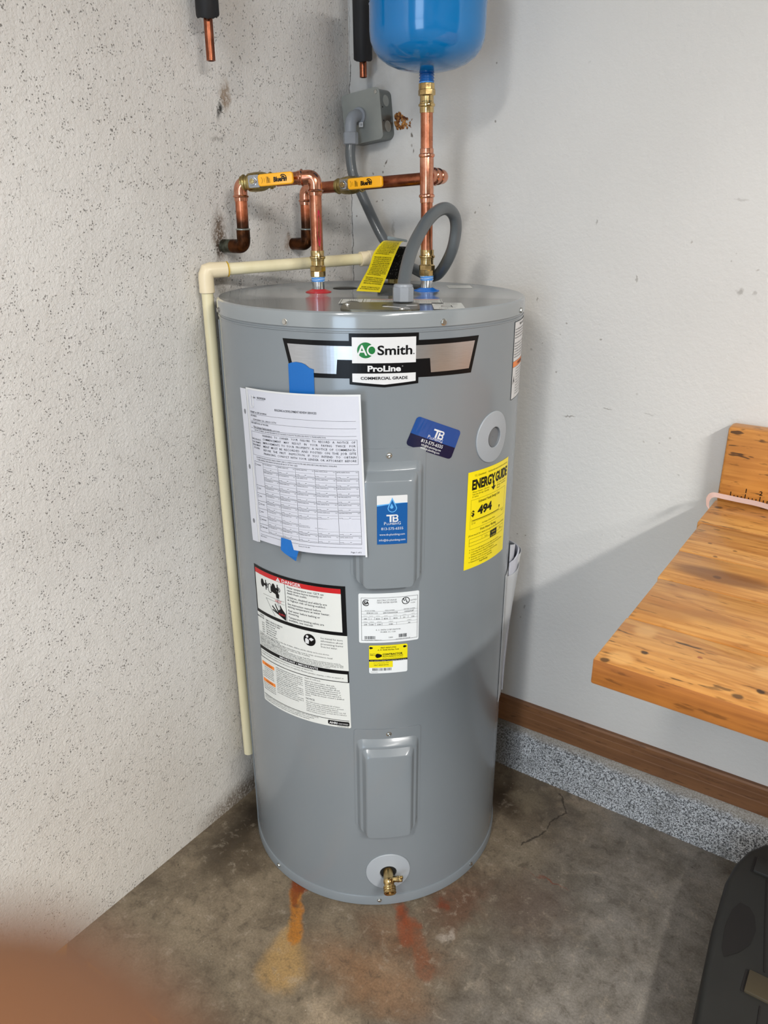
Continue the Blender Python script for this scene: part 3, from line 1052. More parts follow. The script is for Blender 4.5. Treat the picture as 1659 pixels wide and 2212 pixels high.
d = Decal()
d.rect(0, 0, 0.175, 0.070, 'lab')
d.frame(0.002, 0.002, 0.040, 0.068, 0.0012, 'black')
d.poly([(0.010, 0.022), (0.034, 0.022), (0.030, 0.034), (0.020, 0.040), (0.014, 0.032)], 'black', 1)
for k in range(5):
    d.rect(0.015 + k * .0035, 0.048, 0.0165 + k * .0035, 0.056, 'black', 1)
d.rect(0.052, 0.060, 0.170, 0.064, 'hot', 1)
for k in range(6):
    d.text('Disconnect power before opening this compartment', 0.052, 0.050 - k * .008, 0.005, 'ink', 2, width=0.115, res=1)
d.frame(0.0445, 0.002, 0.173, 0.068, 0.0006, 'black')
d.finish('lid_label', lidmap((0.0445, -0.157, 0), pu), heater, 'white lid warning label partly under the steel plate')
d = Decal()
d.rect(0, 0, 0.050, 0.088, 'lab')
for k in range(4):
    d.text('CAUTION wiring diagram', 0.004, 0.078 - k * .006, 0.004, 'ink', 2, width=0.038, res=1)
d.ring(0.022, 0.040, 0.009, 0.0012, 'ink', 1)
d.rect(0.012, 0.040, 0.040, 0.041, 'ink', 1)
d.rect(0.030, 0.024, 0.031, 0.052, 'ink', 1)
d.rect(0.010, 0.022, 0.036, 0.023, 'ink', 1)
d.text('L1  L2', 0.008, 0.010, 0.006, 'ink', 2, res=1)
d.finish('wiring_label', lidmap((0.2179, -0.1349, 0), (0.78, 0.53)), heater, 'small white wiring diagram label on the lid')
d = Decal()
d.rect(0, 0, 0.048, 0.058, 'lab')
d.rect(0.004, 0.030, 0.044, 0.031, 'pale', 1)
d.finish('blank_label', lidmap((0.062, 0.178, 0), (0.72, 0.5)), heater, 'pale label at the back of the lid')

# ---------------------------------------------------------------- heater labels
FA = -50.4
d = Decal()
W2 = 0.1665
YT, YBm = 0.0, -0.0605
d.poly([(-W2, 0), (-0.0545, 0.0005), (-0.0545, 0.0118), (0.0545, 0.0118), (0.0545, 0.0005), (W2, 0), (W2 - 0.0145, -0.0585), (0.0545, -0.0575), (0.0545, -0.0668), (0, -0.0715), (-0.0545, -0.0668),
        (-0.0545, -0.0575), (-W2 + 0.0145, -0.0585)], 'black')
d.poly([(-W2 + 0.0085, -0.0075), (-0.050, -0.0075), (-0.050, -0.0285), (-0.0735, -0.0285), (-0.0755, -0.051), (-W2 + 0.0195, -0.051)], 'silver', 1)
d.poly([(W2 - 0.0085, -0.0075), (0.050, -0.0075), (0.050, -0.0285), (0.0735, -0.0285), (0.0755, -0.051), (W2 - 0.0195, -0.051)], 'silver', 1)
d.rect(-0.0500, -0.0335, 0.0500, 0.0062, 'white', 2)
d.poly([(-0.0500, -0.0495), (0.0500, -0.0495), (0.0500, -0.0628), (0, -0.0672), (-0.0500, -0.0628)], 'white', 2)
d.disc(-0.0290, -0.0135, 0.0130, 0.0122, 'green', 3)
d.ring(-0.0192, -0.0135, 0.0078, 0.0024, 'white', 5, ry=0.0083)
d.disc(-0.0192, -0.0135, 0.0052, 0.0057, 'green', 4)
d.text('A', -0.0343, -0.0212, 0.0225, 'white', 5, 'CENTER', 0.012)
d.text('Smith', -0.0110, -0.0205, 0.0200, 'black', 5, 'LEFT', 0.022, width=0.0545, res=4)
d.text('.', 0.0452, -0.0205, 0.012, 'black', 5, 'LEFT', 0.02)
d.text('ProLine', 0.0, -0.0462, 0.0125, 'white', 3, 'CENTER', 0.035, width=0.052, res=4)
d.text('o', 0.0275, -0.0395, 0.004, 'white', 3, res=1)
d.text('COMMERCIAL GRADE', 0.0, -0.0590, 0.0062, 'black', 4, 'CENTER', 0.03, width=0.074, res=3)
d.finish('brand_badge', cylmap(FA, 1.1645, 0.0006), heater, 'black and silver winged badge with a green round emblem')

# danger and information label, lower left
d = Decal()
Wd, Hd = 0.2085, 0.2985
d.poly(rrect(0, -Hd, Wd, 0, 0.003, 2), 'lab')
bt = 0.006
d.rect(0, -0.0045, Wd, 0, 'black', 1)
d.rect(0, -0.0965, 0.0032, -0.0045, 'black', 1)
d.rect(Wd - 0.0085, -0.0965, Wd, -0.0045, 'black', 1)
d.rect(0, -0.0995, Wd, -0.0925, 'black', 1)
d.rect(0.0032, -0.0155, Wd - 0.0085, -0.0060, 'red', 2)
d.rect(0.0032, -0.0060, Wd - 0.0085, -0.0045, 'black', 1)
d.poly([(0.066, -0.0145), (0.077, -0.0145), (0.0715, -0.0068)], 'white', 3)
d.text('!', 0.0715, -0.0138, 0.006, 'red', 4, 'CENTER', 0.03)
d.text('DANGER', 0.080, -0.0142, 0.0098, 'white', 3, 'LEFT', 0.018, width=0.043)
d.rect(0.0865, -0.0925, 0.0875, -0.0155, 'black', 2)
# taps, stream and hand
for cx in (0.026, 0.058):
    d.disc(cx, -0.031, 0.005, 0.0085, 'black', 2, 14)
    d.rect(cx, -0.0345, cx + 0.014, -0.0295, 'black', 2)
    d.rect(cx + 0.009, -0.042, cx + 0.0115, -0.022, 'black', 2)
    d.ring(cx + 0.0125, -0.032, 0.005, 0.0015, 'black', 2, n=12)
d.ring(0.048, -0.035, 0.006, 0.0015, 'black', 2, ry=0.010, n=16)
d.poly([(0.050, -0.030), (0.064, -0.033), (0.072, -0.042), (0.071, -0.050), (0.064, -0.050), (0.063, -0.043), (0.050, -0.040)], 'black', 3)
for k in range(3):
    d.rect(0.065 + k * .0025, -0.066 - k * .003, 0.0657 + k * .0025, -0.050, 'grey', 2)
d.text('HOT', 0.060, -0.059, 0.007, 'hot', 4, 'LEFT', 0.0, width=0.016)
d.rect(0.026, -0.0535, 0.084, -0.0530, 'ink', 2)
d.rect(0.034, -0.0595, 0.084, -0.0590, 'ink', 2)
d.poly([(0.034, -0.0595), (0.0345, -0.0590), (0.058, -0.0905), (0.057, -0.0905)], 'ink', 2)
d.poly([(0.066, -0.080), (0.052, -0.069), (0.050, -0.0715), (0.060, -0.079), (0.052, -0.0765), (0.051, -0.079), (0.066, -0.084), (0.085, -0.0915), (0.0855, -0.078), (0.076, -0.068), (0.073, -0.0625), (0.0715, -0.064), (0.0725, -0.071),
        (0.067, -0.075), (0.060, -0.063), (0.058, -0.0645)], 'black', 2)
d.text('BURN', 0.068, -0.0835, 0.006, 'hot', 4, 'LEFT', 0.0, width=0.014)
y = -0.0225
for t_ in ('Water temperature over 125\u00b0F can', 'cause severe burns instantly or', 'death from scalds.', None, 'Children, disabled and elderly are', 'at highest risk of being scalded.', None, 'See instruction manual before',
           'setting temperature at water heater.', None, 'Feel water before bathing or', 'showering.', None, 'Temperature limiting valves are', 'available, see manual.'):
    if t_:
        d.text(t_, 0.0915, y, 0.0057, 'ink', 2, 'LEFT', 0.008, width=0.0024 * len(t_), res=2)
        y -= 0.0056
    else:
        y -= 0.0026
y = -0.1050
for a, b in (('WATER', ''), ('TEMPERATURE', 'TIME TO PRODUCE SERIOUS'), ('', 'BURNS ON ADULT SKIN'), ('160\u00b0F', 'About 1/2 second'), ('150\u00b0F', 'About 1 1/2 seconds'), ('140\u00b0F', 'Less than 5 seconds'), ('130\u00b0F', 'About 30 seconds'), ('120\u00b0F', 'More than 5 minutes')):
    if a:
        d.text(a, 0.022, y, 0.0046, 'ink', 2, 'RIGHT', 0.006, res=1, sx=.8)
    if b:
        d.text(b, 0.027, y, 0.0046, 'ink', 2, 'LEFT', 0.008, res=1, sx=.8)
    y -= 0.0049
d.disc(0.135, -0.118, 0.0125, 0.0125, 'black', 2)
d.disc(0.1305, -0.1115, 0.0027, 0.0027, 'white', 3, 12)
d.poly([(0.126, -0.1265), (0.126, -0.117), (0.1295, -0.1148), (0.134, -0.119), (0.133, -0.1265)], 'white', 3)
d.poly([(0.1335, -0.116), (0.1385, -0.1125), (0.144, -0.1155), (0.1385, -0.120)], 'white', 3)
d.lines(['See manual for more', 'information about', 'preventing burns', 'from hot water.'], 0.1575, -0.1110, 0.0055, 0.0060, width=0.042)
y = -0.1440
for t_, wd in (('The time to produce serious burns on the skin of infants, children, and the elderly can be even shorter.', .17), ('Install Thermostatic Mixing Valves', .06),
               ('If a thermostat is set to a low setting, higher temperatures may occur in certain circumstances. Install', .175), ('thermostatic mixing valves at each point-of-use to reduce the risk of scalding.', .13),
               ('Installations using a supplemental heat source', .08), ('If this water heater is installed in a Certified Household Electric Storage Tank Water Heater, provision must be made to', .19),
               ('Disable the supplemental heat if used with supplemental heating equipment, you must adjust both the thermostat controlling', .195), ('the supplemental source and the thermostat on the water heater (behind the access panel) to the', .195),
               ('same temperature. Thermostats set to the same temperature can cause loss of proper temperature control.', .17)):
    d.text(t_, 0.0035, y, 0.0042, 'ink', 2, 'LEFT', 0.010 if wd < .09 else 0.0, width=wd, res=1)
    y -= 0.00335
d.rect(0, -0.1800, Wd, -0.1725, 'black', 1)
d.text('IMPORTANT / IMPORTANTE', 0.105, -0.1786, 0.0062, 'white', 2, 'CENTER', 0.01, width=0.088)
for k, t_ in enumerate(('See the instruction manual for installation and safety information. For a free manual, call 1-800-527-1953', 'Consulte el manual de instalacion para informacion de seguridad. Manuales gratuitos, etiquetas, o video en espanol en')):
    d.text(t_, 0.003, -0.1850 - k * .0055, 0.0042, 'ink', 2, width=0.135 + .06 * k, res=1)
d.rect(0, -0.1980, Wd, -0.1965, 'black', 1)
d.rect(0, -0.1965, 0.0014, -0.18, 'black', 1)
d.rect(Wd - 0.0026, -0.1965, Wd, -0.18, 'black', 1)
for y0 in (-0.2070, -0.2455):
    d.rect(0.003, y0 - 0.0075, 0.042, y0, 'orange', 1)
    d.text('WARNING', 0.0235, y0 - 0.0062, 0.0062, 'brown', 2, 'CENTER', 0.01, width=0.022, res=1)
words = 'explosion hazard shut off power before service keep combustibles away from heater relief valve must comply with current code install drain pan where leakage may cause damage follow all local codes and manual instructions contact a qualified person if wiring or insulation have been exposed to water'.split()
rw = random.Random(5)


def blurb(n_):
    i = rw.randrange(len(words) - 12)
    s_ = ' '.join(words[i:i + 12])
    return s_[:n_].strip()


for k in range(6):
    d.text(blurb(30), 0.010 if k < 3 else 0.003, -0.2185 - k * .0044, 0.0040, 'ink', 2, width=0.036 if k >= 3 else 0.029, res=1)
for k in range(4):
    d.text(blurb(30), 0.003, -0.2565 - k * .0044, 0.0040, 'ink', 2, width=0.039, res=1)
for k in range(14):
    d.text(blurb(38), 0.047, -0.2050 - k * .0043, 0.0041, 'ink', 2, bold=0.006 if k in (0, 1, 6, 7) else 0, width=0.067 - 0.012 * (k in (5, 10, 13)), res=1)
d.text('depth of 1-3/4 inch.', 0.119, -0.2035, 0.0043, 'ink', 2, res=1)
for k, t_ in enumerate(('Inspect the water heater, drain pan,', 'pipes, and surrounding area regularly.', 'Immediately shut the water heater off and', 'have it inspected by a qualified person if', 'you find that the wiring, thermostat(s), or',
                        'surrounding insulation have been exposed to', 'water. If leaks are found, contact a qualified', 'person.')):
    d.text(t_, 0.119, -0.2095 - k * .0045, 0.0042, 'ink', 2, bold=0.004, width=0.0017 * len(t_), res=1)
d.text('NOTICE', 0.119, -0.2490, 0.0052, 'ink', 2, bold=0.01)
for k, t_ in enumerate(('The tank must be completely full of water', 'before connecting electrical power to prevent', 'damage to the tank and heating element.', 'Open a hot water faucet and let water run, full', 'until all air is removed, at least three minutes',
                        'before turning on power.')):
    d.text(t_, 0.119, -0.2548 - k * .0042, 0.0040, 'ink', 2, width=0.0017 * len(t_), res=1)
d.rect(0.002, -0.2830, Wd - 0.003, -0.2818, 'black', 1)
for k in range(3):
    d.text(blurb(60) + ' of the standards', 0.004, -0.2862 - k * .0040, 0.0038, 'ink', 2, width=0.14 - .01 * k, res=1)
d.poly(rrect(Wd - 0.045, -0.2945, Wd - 0.003, -0.2850, 0.0025, 3), 'black', 1)
d.text('AHRI', Wd - 0.042, -0.2922, 0.0066, 'white', 2, bold=0.03, width=0.016)
d.text('CERTIFIED', Wd - 0.0245, -0.2920, 0.0042, 'white', 2, width=0.019)
d.text('100300518', Wd - 0.027, -0.2978, 0.0034, 'ink', 2, width=0.021, res=1)
d.finish('warning_label', cylmap(-107.2, 0.7385, 0.0006, 0.018), heater, 'large white danger and instruction label with black borders')

# rating plate
d = Decal()
W_, H_ = 0.108, 0.099
d.poly(rrect(-W_ / 2, -H_, W_ / 2, 0, 0.003, 4), 'label')
d.frame(-0.0495, -0.0945, 0.0515, -0.0085, 0.0006, 'ink')
d.ring(-0.0405, -0.0180, 0.0066, 0.0016, 'black', 2, math.radians(45), math.radians(315), 20)
d.text('SA', -0.0400, -0.0208, 0.0080, 'black', 3, 'CENTER', 0.05, width=0.0095)
d.ring(0.0295, -0.0170, 0.0072, 0.0014, 'black', 2, n=24)
d.text('U', 0.0275, -0.0168, 0.0070, 'black', 3, 'CENTER', 0.05)
d.text('L', 0.0320, -0.0205, 0.0065, 'black', 3, 'CENTER', 0.05)
d.text('LISTED', 0.0380, -0.0185, 0.0036, 'ink', 2, width=0.0115, res=1)
d.text('612N', 0.0385, -0.0235, 0.0034, 'ink', 2, width=0.0075, res=1)
d.text('ELECTRIC STORAGE', -0.004, -0.0150, 0.0042, 'ink', 2, 'CENTER', 0.0, width=0.034, res=1)
d.text('TANK WATER HEATER', -0.004, -0.0195, 0.0042, 'ink', 2, 'CENTER', 0.0, width=0.036, res=1)
for yl in (-0.0355, -0.0405, -0.0465, -0.0520, -0.0585, -0.0635):
    d.rect(-0.0495, yl, 0.0515, yl + 0.0003, 'ink', 2)
for x_, t_ in ((-0.034, 'MODEL NUMBER'), (0.001, 'SERIAL NUMBER'), (0.036, 'CERTIFIED NUMBER')):
    d.text(t_, x_, -0.0345, 0.0024, 'ink', 2, 'CENTER', res=1)
for x_, t_ in ((-0.030, 'ENS-50 110'), (0.002, '2417136666328'), (0.036, '100227647')):
    d.text(t_, x_, -0.0398, 0.0040, 'ink', 2, 'CENTER', 0.01, res=1)
for x_, t_ in ((-0.042, '240'), (-0.032, '1'), (-0.020, '4500'), (-0.006, '4500'), (0.011, '4500'), (0.027, '50'), (0.043, '150')):
    d.text(t_, x_, -0.0514, 0.0038, 'ink', 2, 'CENTER', 0.01, res=1)
    d.text('VOLTS AC', x_, -0.0450, 0.0020, 'ink', 2, 'CENTER', res=1, sx=.7)
for x_, t_ in ((-0.042, '208'), (-0.031, '3380'), (-0.018, '3380'), (0.003, '3380'), (0.036, 'A6')):
    d.text(t_, x_, -0.0629, 0.0038, 'ink', 2, 'CENTER', 0.01, res=1)
    d.text('ALTERNATE', x_, -0.0570, 0.0020, 'ink', 2, 'CENTER', res=1, sx=.7)
for x_ in (-0.036, -0.026, -0.013, 0.001, 0.020, 0.034):
    d.rect(x_, -0.0520, x_ + .0004, -0.0468, 'ink', 2)
for x_ in (-0.036, -0.025, -0.013, 0.013):
    d.rect(x_, -0.0635, x_ + .0004, -0.0585, 'ink', 2)
d.text('A. O. SMITH CORPORATION', -0.002, -0.0740, 0.0040, 'ink', 2, 'CENTER', 0.0, width=0.044, res=1)
d.text('MCBEE, SC, USA', -0.002, -0.0785, 0.0040, 'ink', 2, 'CENTER', 0.0, width=0.027, res=1)
d.bars(-0.044, -0.0915, -0.025, -0.0850, seed=2)
d.bars(0.017, -0.0900, 0.032, -0.0830, seed=3)
d.text('Model Number: ENS-50 110', -0.044, -0.0940, 0.0026, 'ink', 2, res=1)
d.text('Serial Number 2417136666328', 0.012, -0.0935, 0.0026, 'ink', 2, res=1, sx=.8)
d.text('1600', 0.003, -0.0900, 0.0040, 'ink', 2, 'CENTER', 0.01, res=1)
d.finish('rating_plate', cylmap(-48.8, 0.7300, 0.0006), heater, 'white rating plate label with rounded corners')

# yellow and white contractor sticker
d = Decal()
W_, H_ = 0.070, 0.0585
d.poly(rrect(-W_ / 2, -H_, W_ / 2, 0, 0.003, 4), 'lemon')
d.rect(-W_ / 2, -0.0335, W_ / 2, -0.0295, 'black', 1)
d.poly(rrect(-W_ / 2, -H_, W_ / 2, -0.0335, 0.003, 4, (1, 1, 0, 0)), 'label', 1)
d.rect(-W_ / 2, -0.0465, 0.008, -0.0335, 'lemon', 2)
d.text('1R6T-RF67-F794', 0, -0.0062, 0.0036, 'black', 2, 'CENTER', 0.02, width=0.028)
d.text('A. O. Smith Std Res Tank', 0, -0.0105, 0.0036, 'black', 2, 'CENTER', 0.02, width=0.039)
for cx, sz in ((-0.0310, 1.0), (0.0300, 1.0), (-0.0175, 1.9)):
    cy = -0.0052 if sz == 1.0 else -0.0215
    d.disc(cx - 0.001 * sz, cy, 0.0022 * sz, 0.0024 * sz, 'black', 2, 14)
    d.poly([(cx, cy - 0.0022 * sz), (cx + 0.0030 * sz, cy - 0.001 * sz), (cx + 0.0030 * sz, cy + 0.001 * sz), (cx, cy + 0.0022 * sz)], 'black', 2)
d.text('Enroll for', -0.0330, -0.0180, 0.0026, 'ink', 2, res=1)
d.text('FREE at', -0.0330, -0.0210, 0.0028, 'black', 2, res=1, bold=.02)
d.text('CONTRACTOR', -0.0105, -0.0205, 0.0050, 'black', 2, bold=0.04, width=0.0365)
d.text('REWARDS.COM', -0.0105, -0.0248, 0.0046, 'black', 2, width=0.0365)
d.text('Recompensas al contratista de Smith', -0.0105, -0.0280, 0.0024, 'ink', 2, width=0.0365, res=1)
d.text('Your rewards are waiting / Sus recompensas esta en espera', 0, -0.0325, 0.0026, 'white', 3, 'CENTER', width=0.066, res=1)
d.text('A. O. Smith Std Res Tank', -0.013, -0.0375, 0.0028, 'ink', 3, 'CENTER', width=0.027, res=1)
d.text('1R6T-RF67-F794', -0.013, -0.0420, 0.0032, 'black', 3, 'CENTER', 0.02, width=0.026, res=1)
d.bars(-0.0290, -0.0530, 0.0060, -0.0475, 'ink', 2, 5)
d.text('TradeTurns', -0.0320, -0.0565, 0.0026, 'ink', 2, res=1)
d.finish('rewards_sticker', cylmap(-49.1, 0.6255, 0.0006), heater, 'small yellow and white contractor sticker under the rating plate')

# yellow energy guide
d = Decal()
W_, H_ = 0.131, 0.185
d.rect(0, -H_, W_, 0, 'yellow')
d.text('U.S. Government', 0.016, -0.0100, 0.0060, 'egink', 2, width=0.030, res=1, shear=.1)
d.text('Federal law prohibits removal of this label before consumer purchase', 0.053, -0.0100, 0.0050, 'egink', 2, width=0.072, res=1)
d.text('ENERGY', 0.010, -0.0330, 0.0245, 'egink', 3, bold=0.045, width=0.066, res=3)
d.text('GUIDE', 0.0775, -0.0330, 0.0245, 'egink', 3, bold=0.045, width=0.0485, res=3)
d.poly([(0.0705, -0.030), (0.0745, -0.030), (0.0745, -0.040), (0.0800, -0.040), (0.0725, -0.0475), (0.0650, -0.040), (0.0705, -0.040)], 'egink', 3)
d.lines(['Water Heater - Electric', 'Tank Size (Storage Capacity):', '50 Gallons'], 0.0120, -0.0395, 0.0042, 0.0045, 'egink', width=0.046)
d.lines(['A. O. Smith Corporation', 'Models:', 'ENS-50'], 0.0850, -0.0395, 0.0042, 0.0045, 'egink', width=0.036)
d.frame(0.010, -0.108, 0.121, -0.0525, 0.0004, 'egink', 1)
d.text('Estimated Yearly Energy Cost', 0.063, -0.0605, 0.0066, 'egink', 2, 'CENTER', 0.012, width=0.067)
d.text('$', 0.0120, -0.0830, 0.0145, 'egink', 2, bold=0.035)
d.text('494', 0.0290, -0.0830, 0.0215, 'egink', 2, bold=0.045, width=0.042, res=3)
d.rect(0.0150, -0.0925, 0.0980, -0.0912, 'egink', 2)
d.rect(0.0130, -0.0942, 0.1160, -0.0938, 'egink', 2)
d.rect(0.0130, -0.0942, 0.0134, -0.0880, 'egink', 2)
d.poly([(0.0960, -0.0835), (0.1010, -0.0835), (0.0985, -0.0905)], 'egink', 2)
d.text('$ 100', 0.0140, -0.0990, 0.0042, 'egink', 2, res=1)
d.text('$550', 0.1080, -0.0990, 0.0042, 'egink', 2, res=1)
d.text('Cost Range of Similar Models', 0.063, -0.1035, 0.0040, 'egink', 2, 'CENTER', width=0.042, res=1)
d.text('First Hour Rating', 0.063, -0.1155, 0.0062, 'egink', 2, 'CENTER', 0.012, width=0.050)
d.text('(How much hot water you get in the first hour of use)', 0.065, -0.1220, 0.0052, 'egink', 2, 'CENTER', width=0.115, res=1)
d.frame(0.010, -0.1410, 0.121, -0.1265, 0.0005, 'egink', 1)
d.rect(0.010, -0.1345, 0.121, -0.1340, 'egink', 1)
d.rect(0.070, -0.1400, 0.0935, -0.1220 - 0.004, 'egink', 2)
d.rect(0.0440, -0.1340, 0.0443, -0.1265, 'egink', 1)
d.text('Low', 0.057, -0.1325, 0.0045, 'egink', 2, 'CENTER', res=1)
d.text('High', 0.108, -0.1325, 0.0045, 'egink', 2, 'CENTER', res=1)
d.text('Medium', 0.082, -0.1320, 0.0040, 'yellow', 3, 'CENTER', res=1)
d.text('61 Gallons', 0.082, -0.1385, 0.0040, 'yellow', 3, 'CENTER', width=0.018, res=1)
for k, t_ in enumerate(('Your cost will depend on your utility rates and use.', 'Cost range based only on models fueled by electricity with a', 'medium first hour rating (51-74 gallons).', 'Estimated energy cost based on a national average', 'electricity cost of 12 cents per kWh.', 'Estimated yearly energy use: 3493 kWh.')):
    if k != 2 and k != 4:
        d.disc(0.0125, -0.1485 - k * .0048, 0.0009, 0.0009, 'egink', 2, 8)
    d.text(t_, 0.0160, -0.1500 - k * .0048, 0.0042, 'egink', 2, width=0.0017 * len(t_), res=1)
d.text('ftc.gov/energy', 0.040, -0.1785, 0.0045, 'egink', 2, bold=0.01)
d.finish('energy_label', cylmap(-18.6, 0.9325, 0.0006, -0.012), heater, 'bright yellow energy cost label on the right side')

# side caution label near the right silhouette
d = Decal()
W_, H_ = 0.16, 0.137
d.rect(0, -H_, W_, 0, 'white')
d.frame(0, -H_, W_, 0, 0.0012, 'black', 1)
d.text('IMPORTANT INSTRUCTIONS', 0.030, -0.0085, 0.006, 'ink', 2, bold=0.01, width=0.07, res=1)
for k in range(11):
    if k != 4:
        d.text(blurb(60), 0.004, -0.0150 - k * .0048, 0.0046, 'ink', 2, width=0.13 - .02 * (k % 3), res=1)
d.rect(0.001, -0.0790, W_ - 0.001, -0.0690, 'orange', 1)
d.rect(0.001, -0.0692, W_ - 0.001, -0.0687, 'black', 2)
d.rect(0.001, -0.0795, W_ - 0.001, -0.0790, 'black', 2)
d.text('! WARNING', 0.024, -0.0772, 0.0085, 'ink', 2, bold=0.02, width=0.05, res=1)
d.rect(0.018, -H_ + .001, 0.0184, -0.0795, 'ink', 2)
d.poly([(0.004, -0.110), (0.008, -0.100), (0.010, -0.094), (0.011, -0.100), (0.015, -0.108), (0.012, -0.106), (0.010, -0.104), (0.007, -0.108)], 'black', 2)
for k in range(10):
    d.text(blurb(50), 0.022, -0.0850 - k * .0050, 0.0046, 'ink', 2, width=0.11 - .02 * (k % 3), res=1)
d.finish('side_label', cylmap(7.0, 1.1735, 0.0006), heater, 'white caution label with an orange band at the right edge')

# plumber's blue sticker on the upper panel
PR = R + 0.0216
d = Decal()
W_, H_ = 0.0505, 0.0865
d.poly(rrect(-W_ / 2, -H_, W_ / 2, 0, 0.0015, 3), 'white')
pts = [(-W_ / 2, -0.0180)] + [(-W_ / 2 + W_ * k / 10, -0.0180 + 0.0035 * math.sin(PI * (0.15 + 0.6 * k / 10)) - 0.0018) for k in range(11)]
arc = [(-W_ / 2 + W_ * k / 10, -0.0170 + 0.0042 * math.sin(PI * (0.10 + 0.5 * k / 10))) for k in range(11)]
d.poly([(-W_ / 2, -H_)] + [(W_ / 2, -H_)] + [(x, y - 0.0005) for x, y in arc[::-1]], 'lightblue', 1)
d.poly([(-W_ / 2, -H_)] + [(W_ / 2, -H_)] + [(x, y - 0.0030 + 0.0022 * (i / 10)) for i, (x, y) in list(enumerate(arc))[::-1]], 'blue', 2)
drop = []
for k in range(25):
    a = PI / 2 + 2 * PI * k / 24
    drop.append((0.0078 * math.cos(a) * (1 if math.sin(a) < 0 else (1 - math.sin(a)) ** 0.75), -0.0215 + (0.0080 * math.sin(a) if math.sin(a) < 0 else 0.0185 * math.sin(a))))
d.poly([(x, y) for x, y in drop[:-1]], 'lightblue', 3)
d.poly([(x * 0.8, (y + 0.0215) * 0.78 - 0.0220) for x, y in drop[:-1]], 'blue', 4)
d.poly([(x * 0.35 - .001, (y + 0.0215) * 0.35 - 0.0200) for x, y in drop[:-1]], 'lightblue', 5)


def tb_logo(d, cx, cy, s, m, L):
    # the two joined letters TB, drawn as strokes
    d.rect(cx - 11 * s, cy + 9 * s, cx + 4 * s, cy + 12 * s, m, L)
    d.rect(cx - 5 * s, cy - 3 * s, cx - 1.5 * s, cy + 9 * s, m, L)
    d.rect(cx + 0.5 * s, cy - 3 * s, cx + 3.5 * s, cy + 8.0 * s, m, L)
    d.rect(cx + 3.5 * s, cy + 3.4 * s, cx + 7.5 * s, cy + 5.8 * s, m, L)
    d.rect(cx + 3.5 * s, cy - 3 * s, cx + 7.5 * s, cy - 0.4 * s, m, L)
    d.rect(cx + 4 * s, cy + 9.6 * s, cx + 7.5 * s, cy + 12 * s, m, L)
    d.ring(cx + 7.2 * s, cy + 7.9 * s, 4.1 * s, 2.6 * s, m, L, -PI / 2, PI / 2, 10)
    d.ring(cx + 7.2 * s, cy + 1.3 * s, 4.4 * s, 2.6 * s, m, L, -PI / 2, PI / 2, 10)


tb_logo(d, 0.0, -0.0440, 0.00088, 'white', 4)
d.text('P', -0.0140, -0.0515, 0.0075, 'white', 4)
d.text('LUMBIN', -0.0095, -0.0515, 0.0052, 'white', 4, width=0.0175)
d.text('G', 0.0090, -0.0515, 0.0078, 'white', 4)
d.text('813-575-6555', 0, -0.0605, 0.0065, 'white', 4, 'CENTER', width=0.0365)
d.text('www.tb-plumbing.com', 0, -0.0705, 0.0052, 'white', 4, 'CENTER', width=0.0425)
d.text('info@tb-plumbing.com', 0, -0.0805, 0.0052, 'white', 4, 'CENTER', width=0.0440)
d.finish('plumber_sticker', cylmap(-48.75 + 0.4, 0.9195, 0.0006, 0.0, PR), pan_up, 'blue and white plumber sticker with a water drop')

# magnet card, tucked behind the panel's corner
d = Decal()
W_, H_ = 0.0885, 0.0505
cardp = rrect(-W_ / 2, -H_ / 2, W_ / 2, H_ / 2, 0.006, 4)
d.poly(cardp, 'navy')
d.poly([(-W_ / 2, -0.0045)] + [(W_ / 2, -0.0045)] + cardp[10:], 'card', 1)
tb_logo(d, 0.003, 0.0035, 0.00095, 'white', 4)
d.text('P', -0.0140, -0.0030, 0.0080, 'white', 4)
d.text('LUMBIN', -0.0095, -0.0035, 0.0056, 'white', 4, width=0.0185)
d.text('G', 0.0098, -0.0040, 0.0085, 'white', 4)
d.text('813-575-6555', -0.001, -0.0125, 0.0078, 'white', 4, 'CENTER', 0.01, width=0.042)
d.text('info@tb-plumbing.com', 0.0, -0.0180, 0.0052, 'white', 4, 'CENTER', 0.006, width=0.038)
d.text('www.tb-plumbing.com', 0.0, -0.0230, 0.0052, 'white', 4, 'CENTER', 0.006, width=0.037)
card = d.finish('magnet_card', cylmap(-33.0, 1.0042, 0.0008, -0.40), None, None, uv=True)
tag(card, 'blue and navy plumber magnet card stuck tilted beside the upper panel corner', 'card')

# blue painter's tape strips
d = Decal()
tp = [(-0.0225, 0.0), (-0.017, 0.0022), (-0.008, 0.0040), (0.002, 0.0030), (0.008, 0.0010), (0.0150, -0.0040), (0.0225, -0.0060), (0.0228, -0.0480), (-0.0225, -0.0480)]
d.poly(tp, 'tape')
for k in range(9):
    d.rect(-0.021 + k * .005, -0.046, -0.0206 + k * .005, -0.002 - 0.0006 * k, 'tape', 1)
ta = d.finish('painters_tape', cylmap(-78.0, 1.1250, 0.0016), None)
tag(ta, 'blue painter tape strip above the taped permit sheet, overlapping the badge', 'tape')

# permit sheet in a binder sleeve
def lerp(a, b, t_):
    return a + (b - a) * t_


SW, SH = 0.216, 0.279


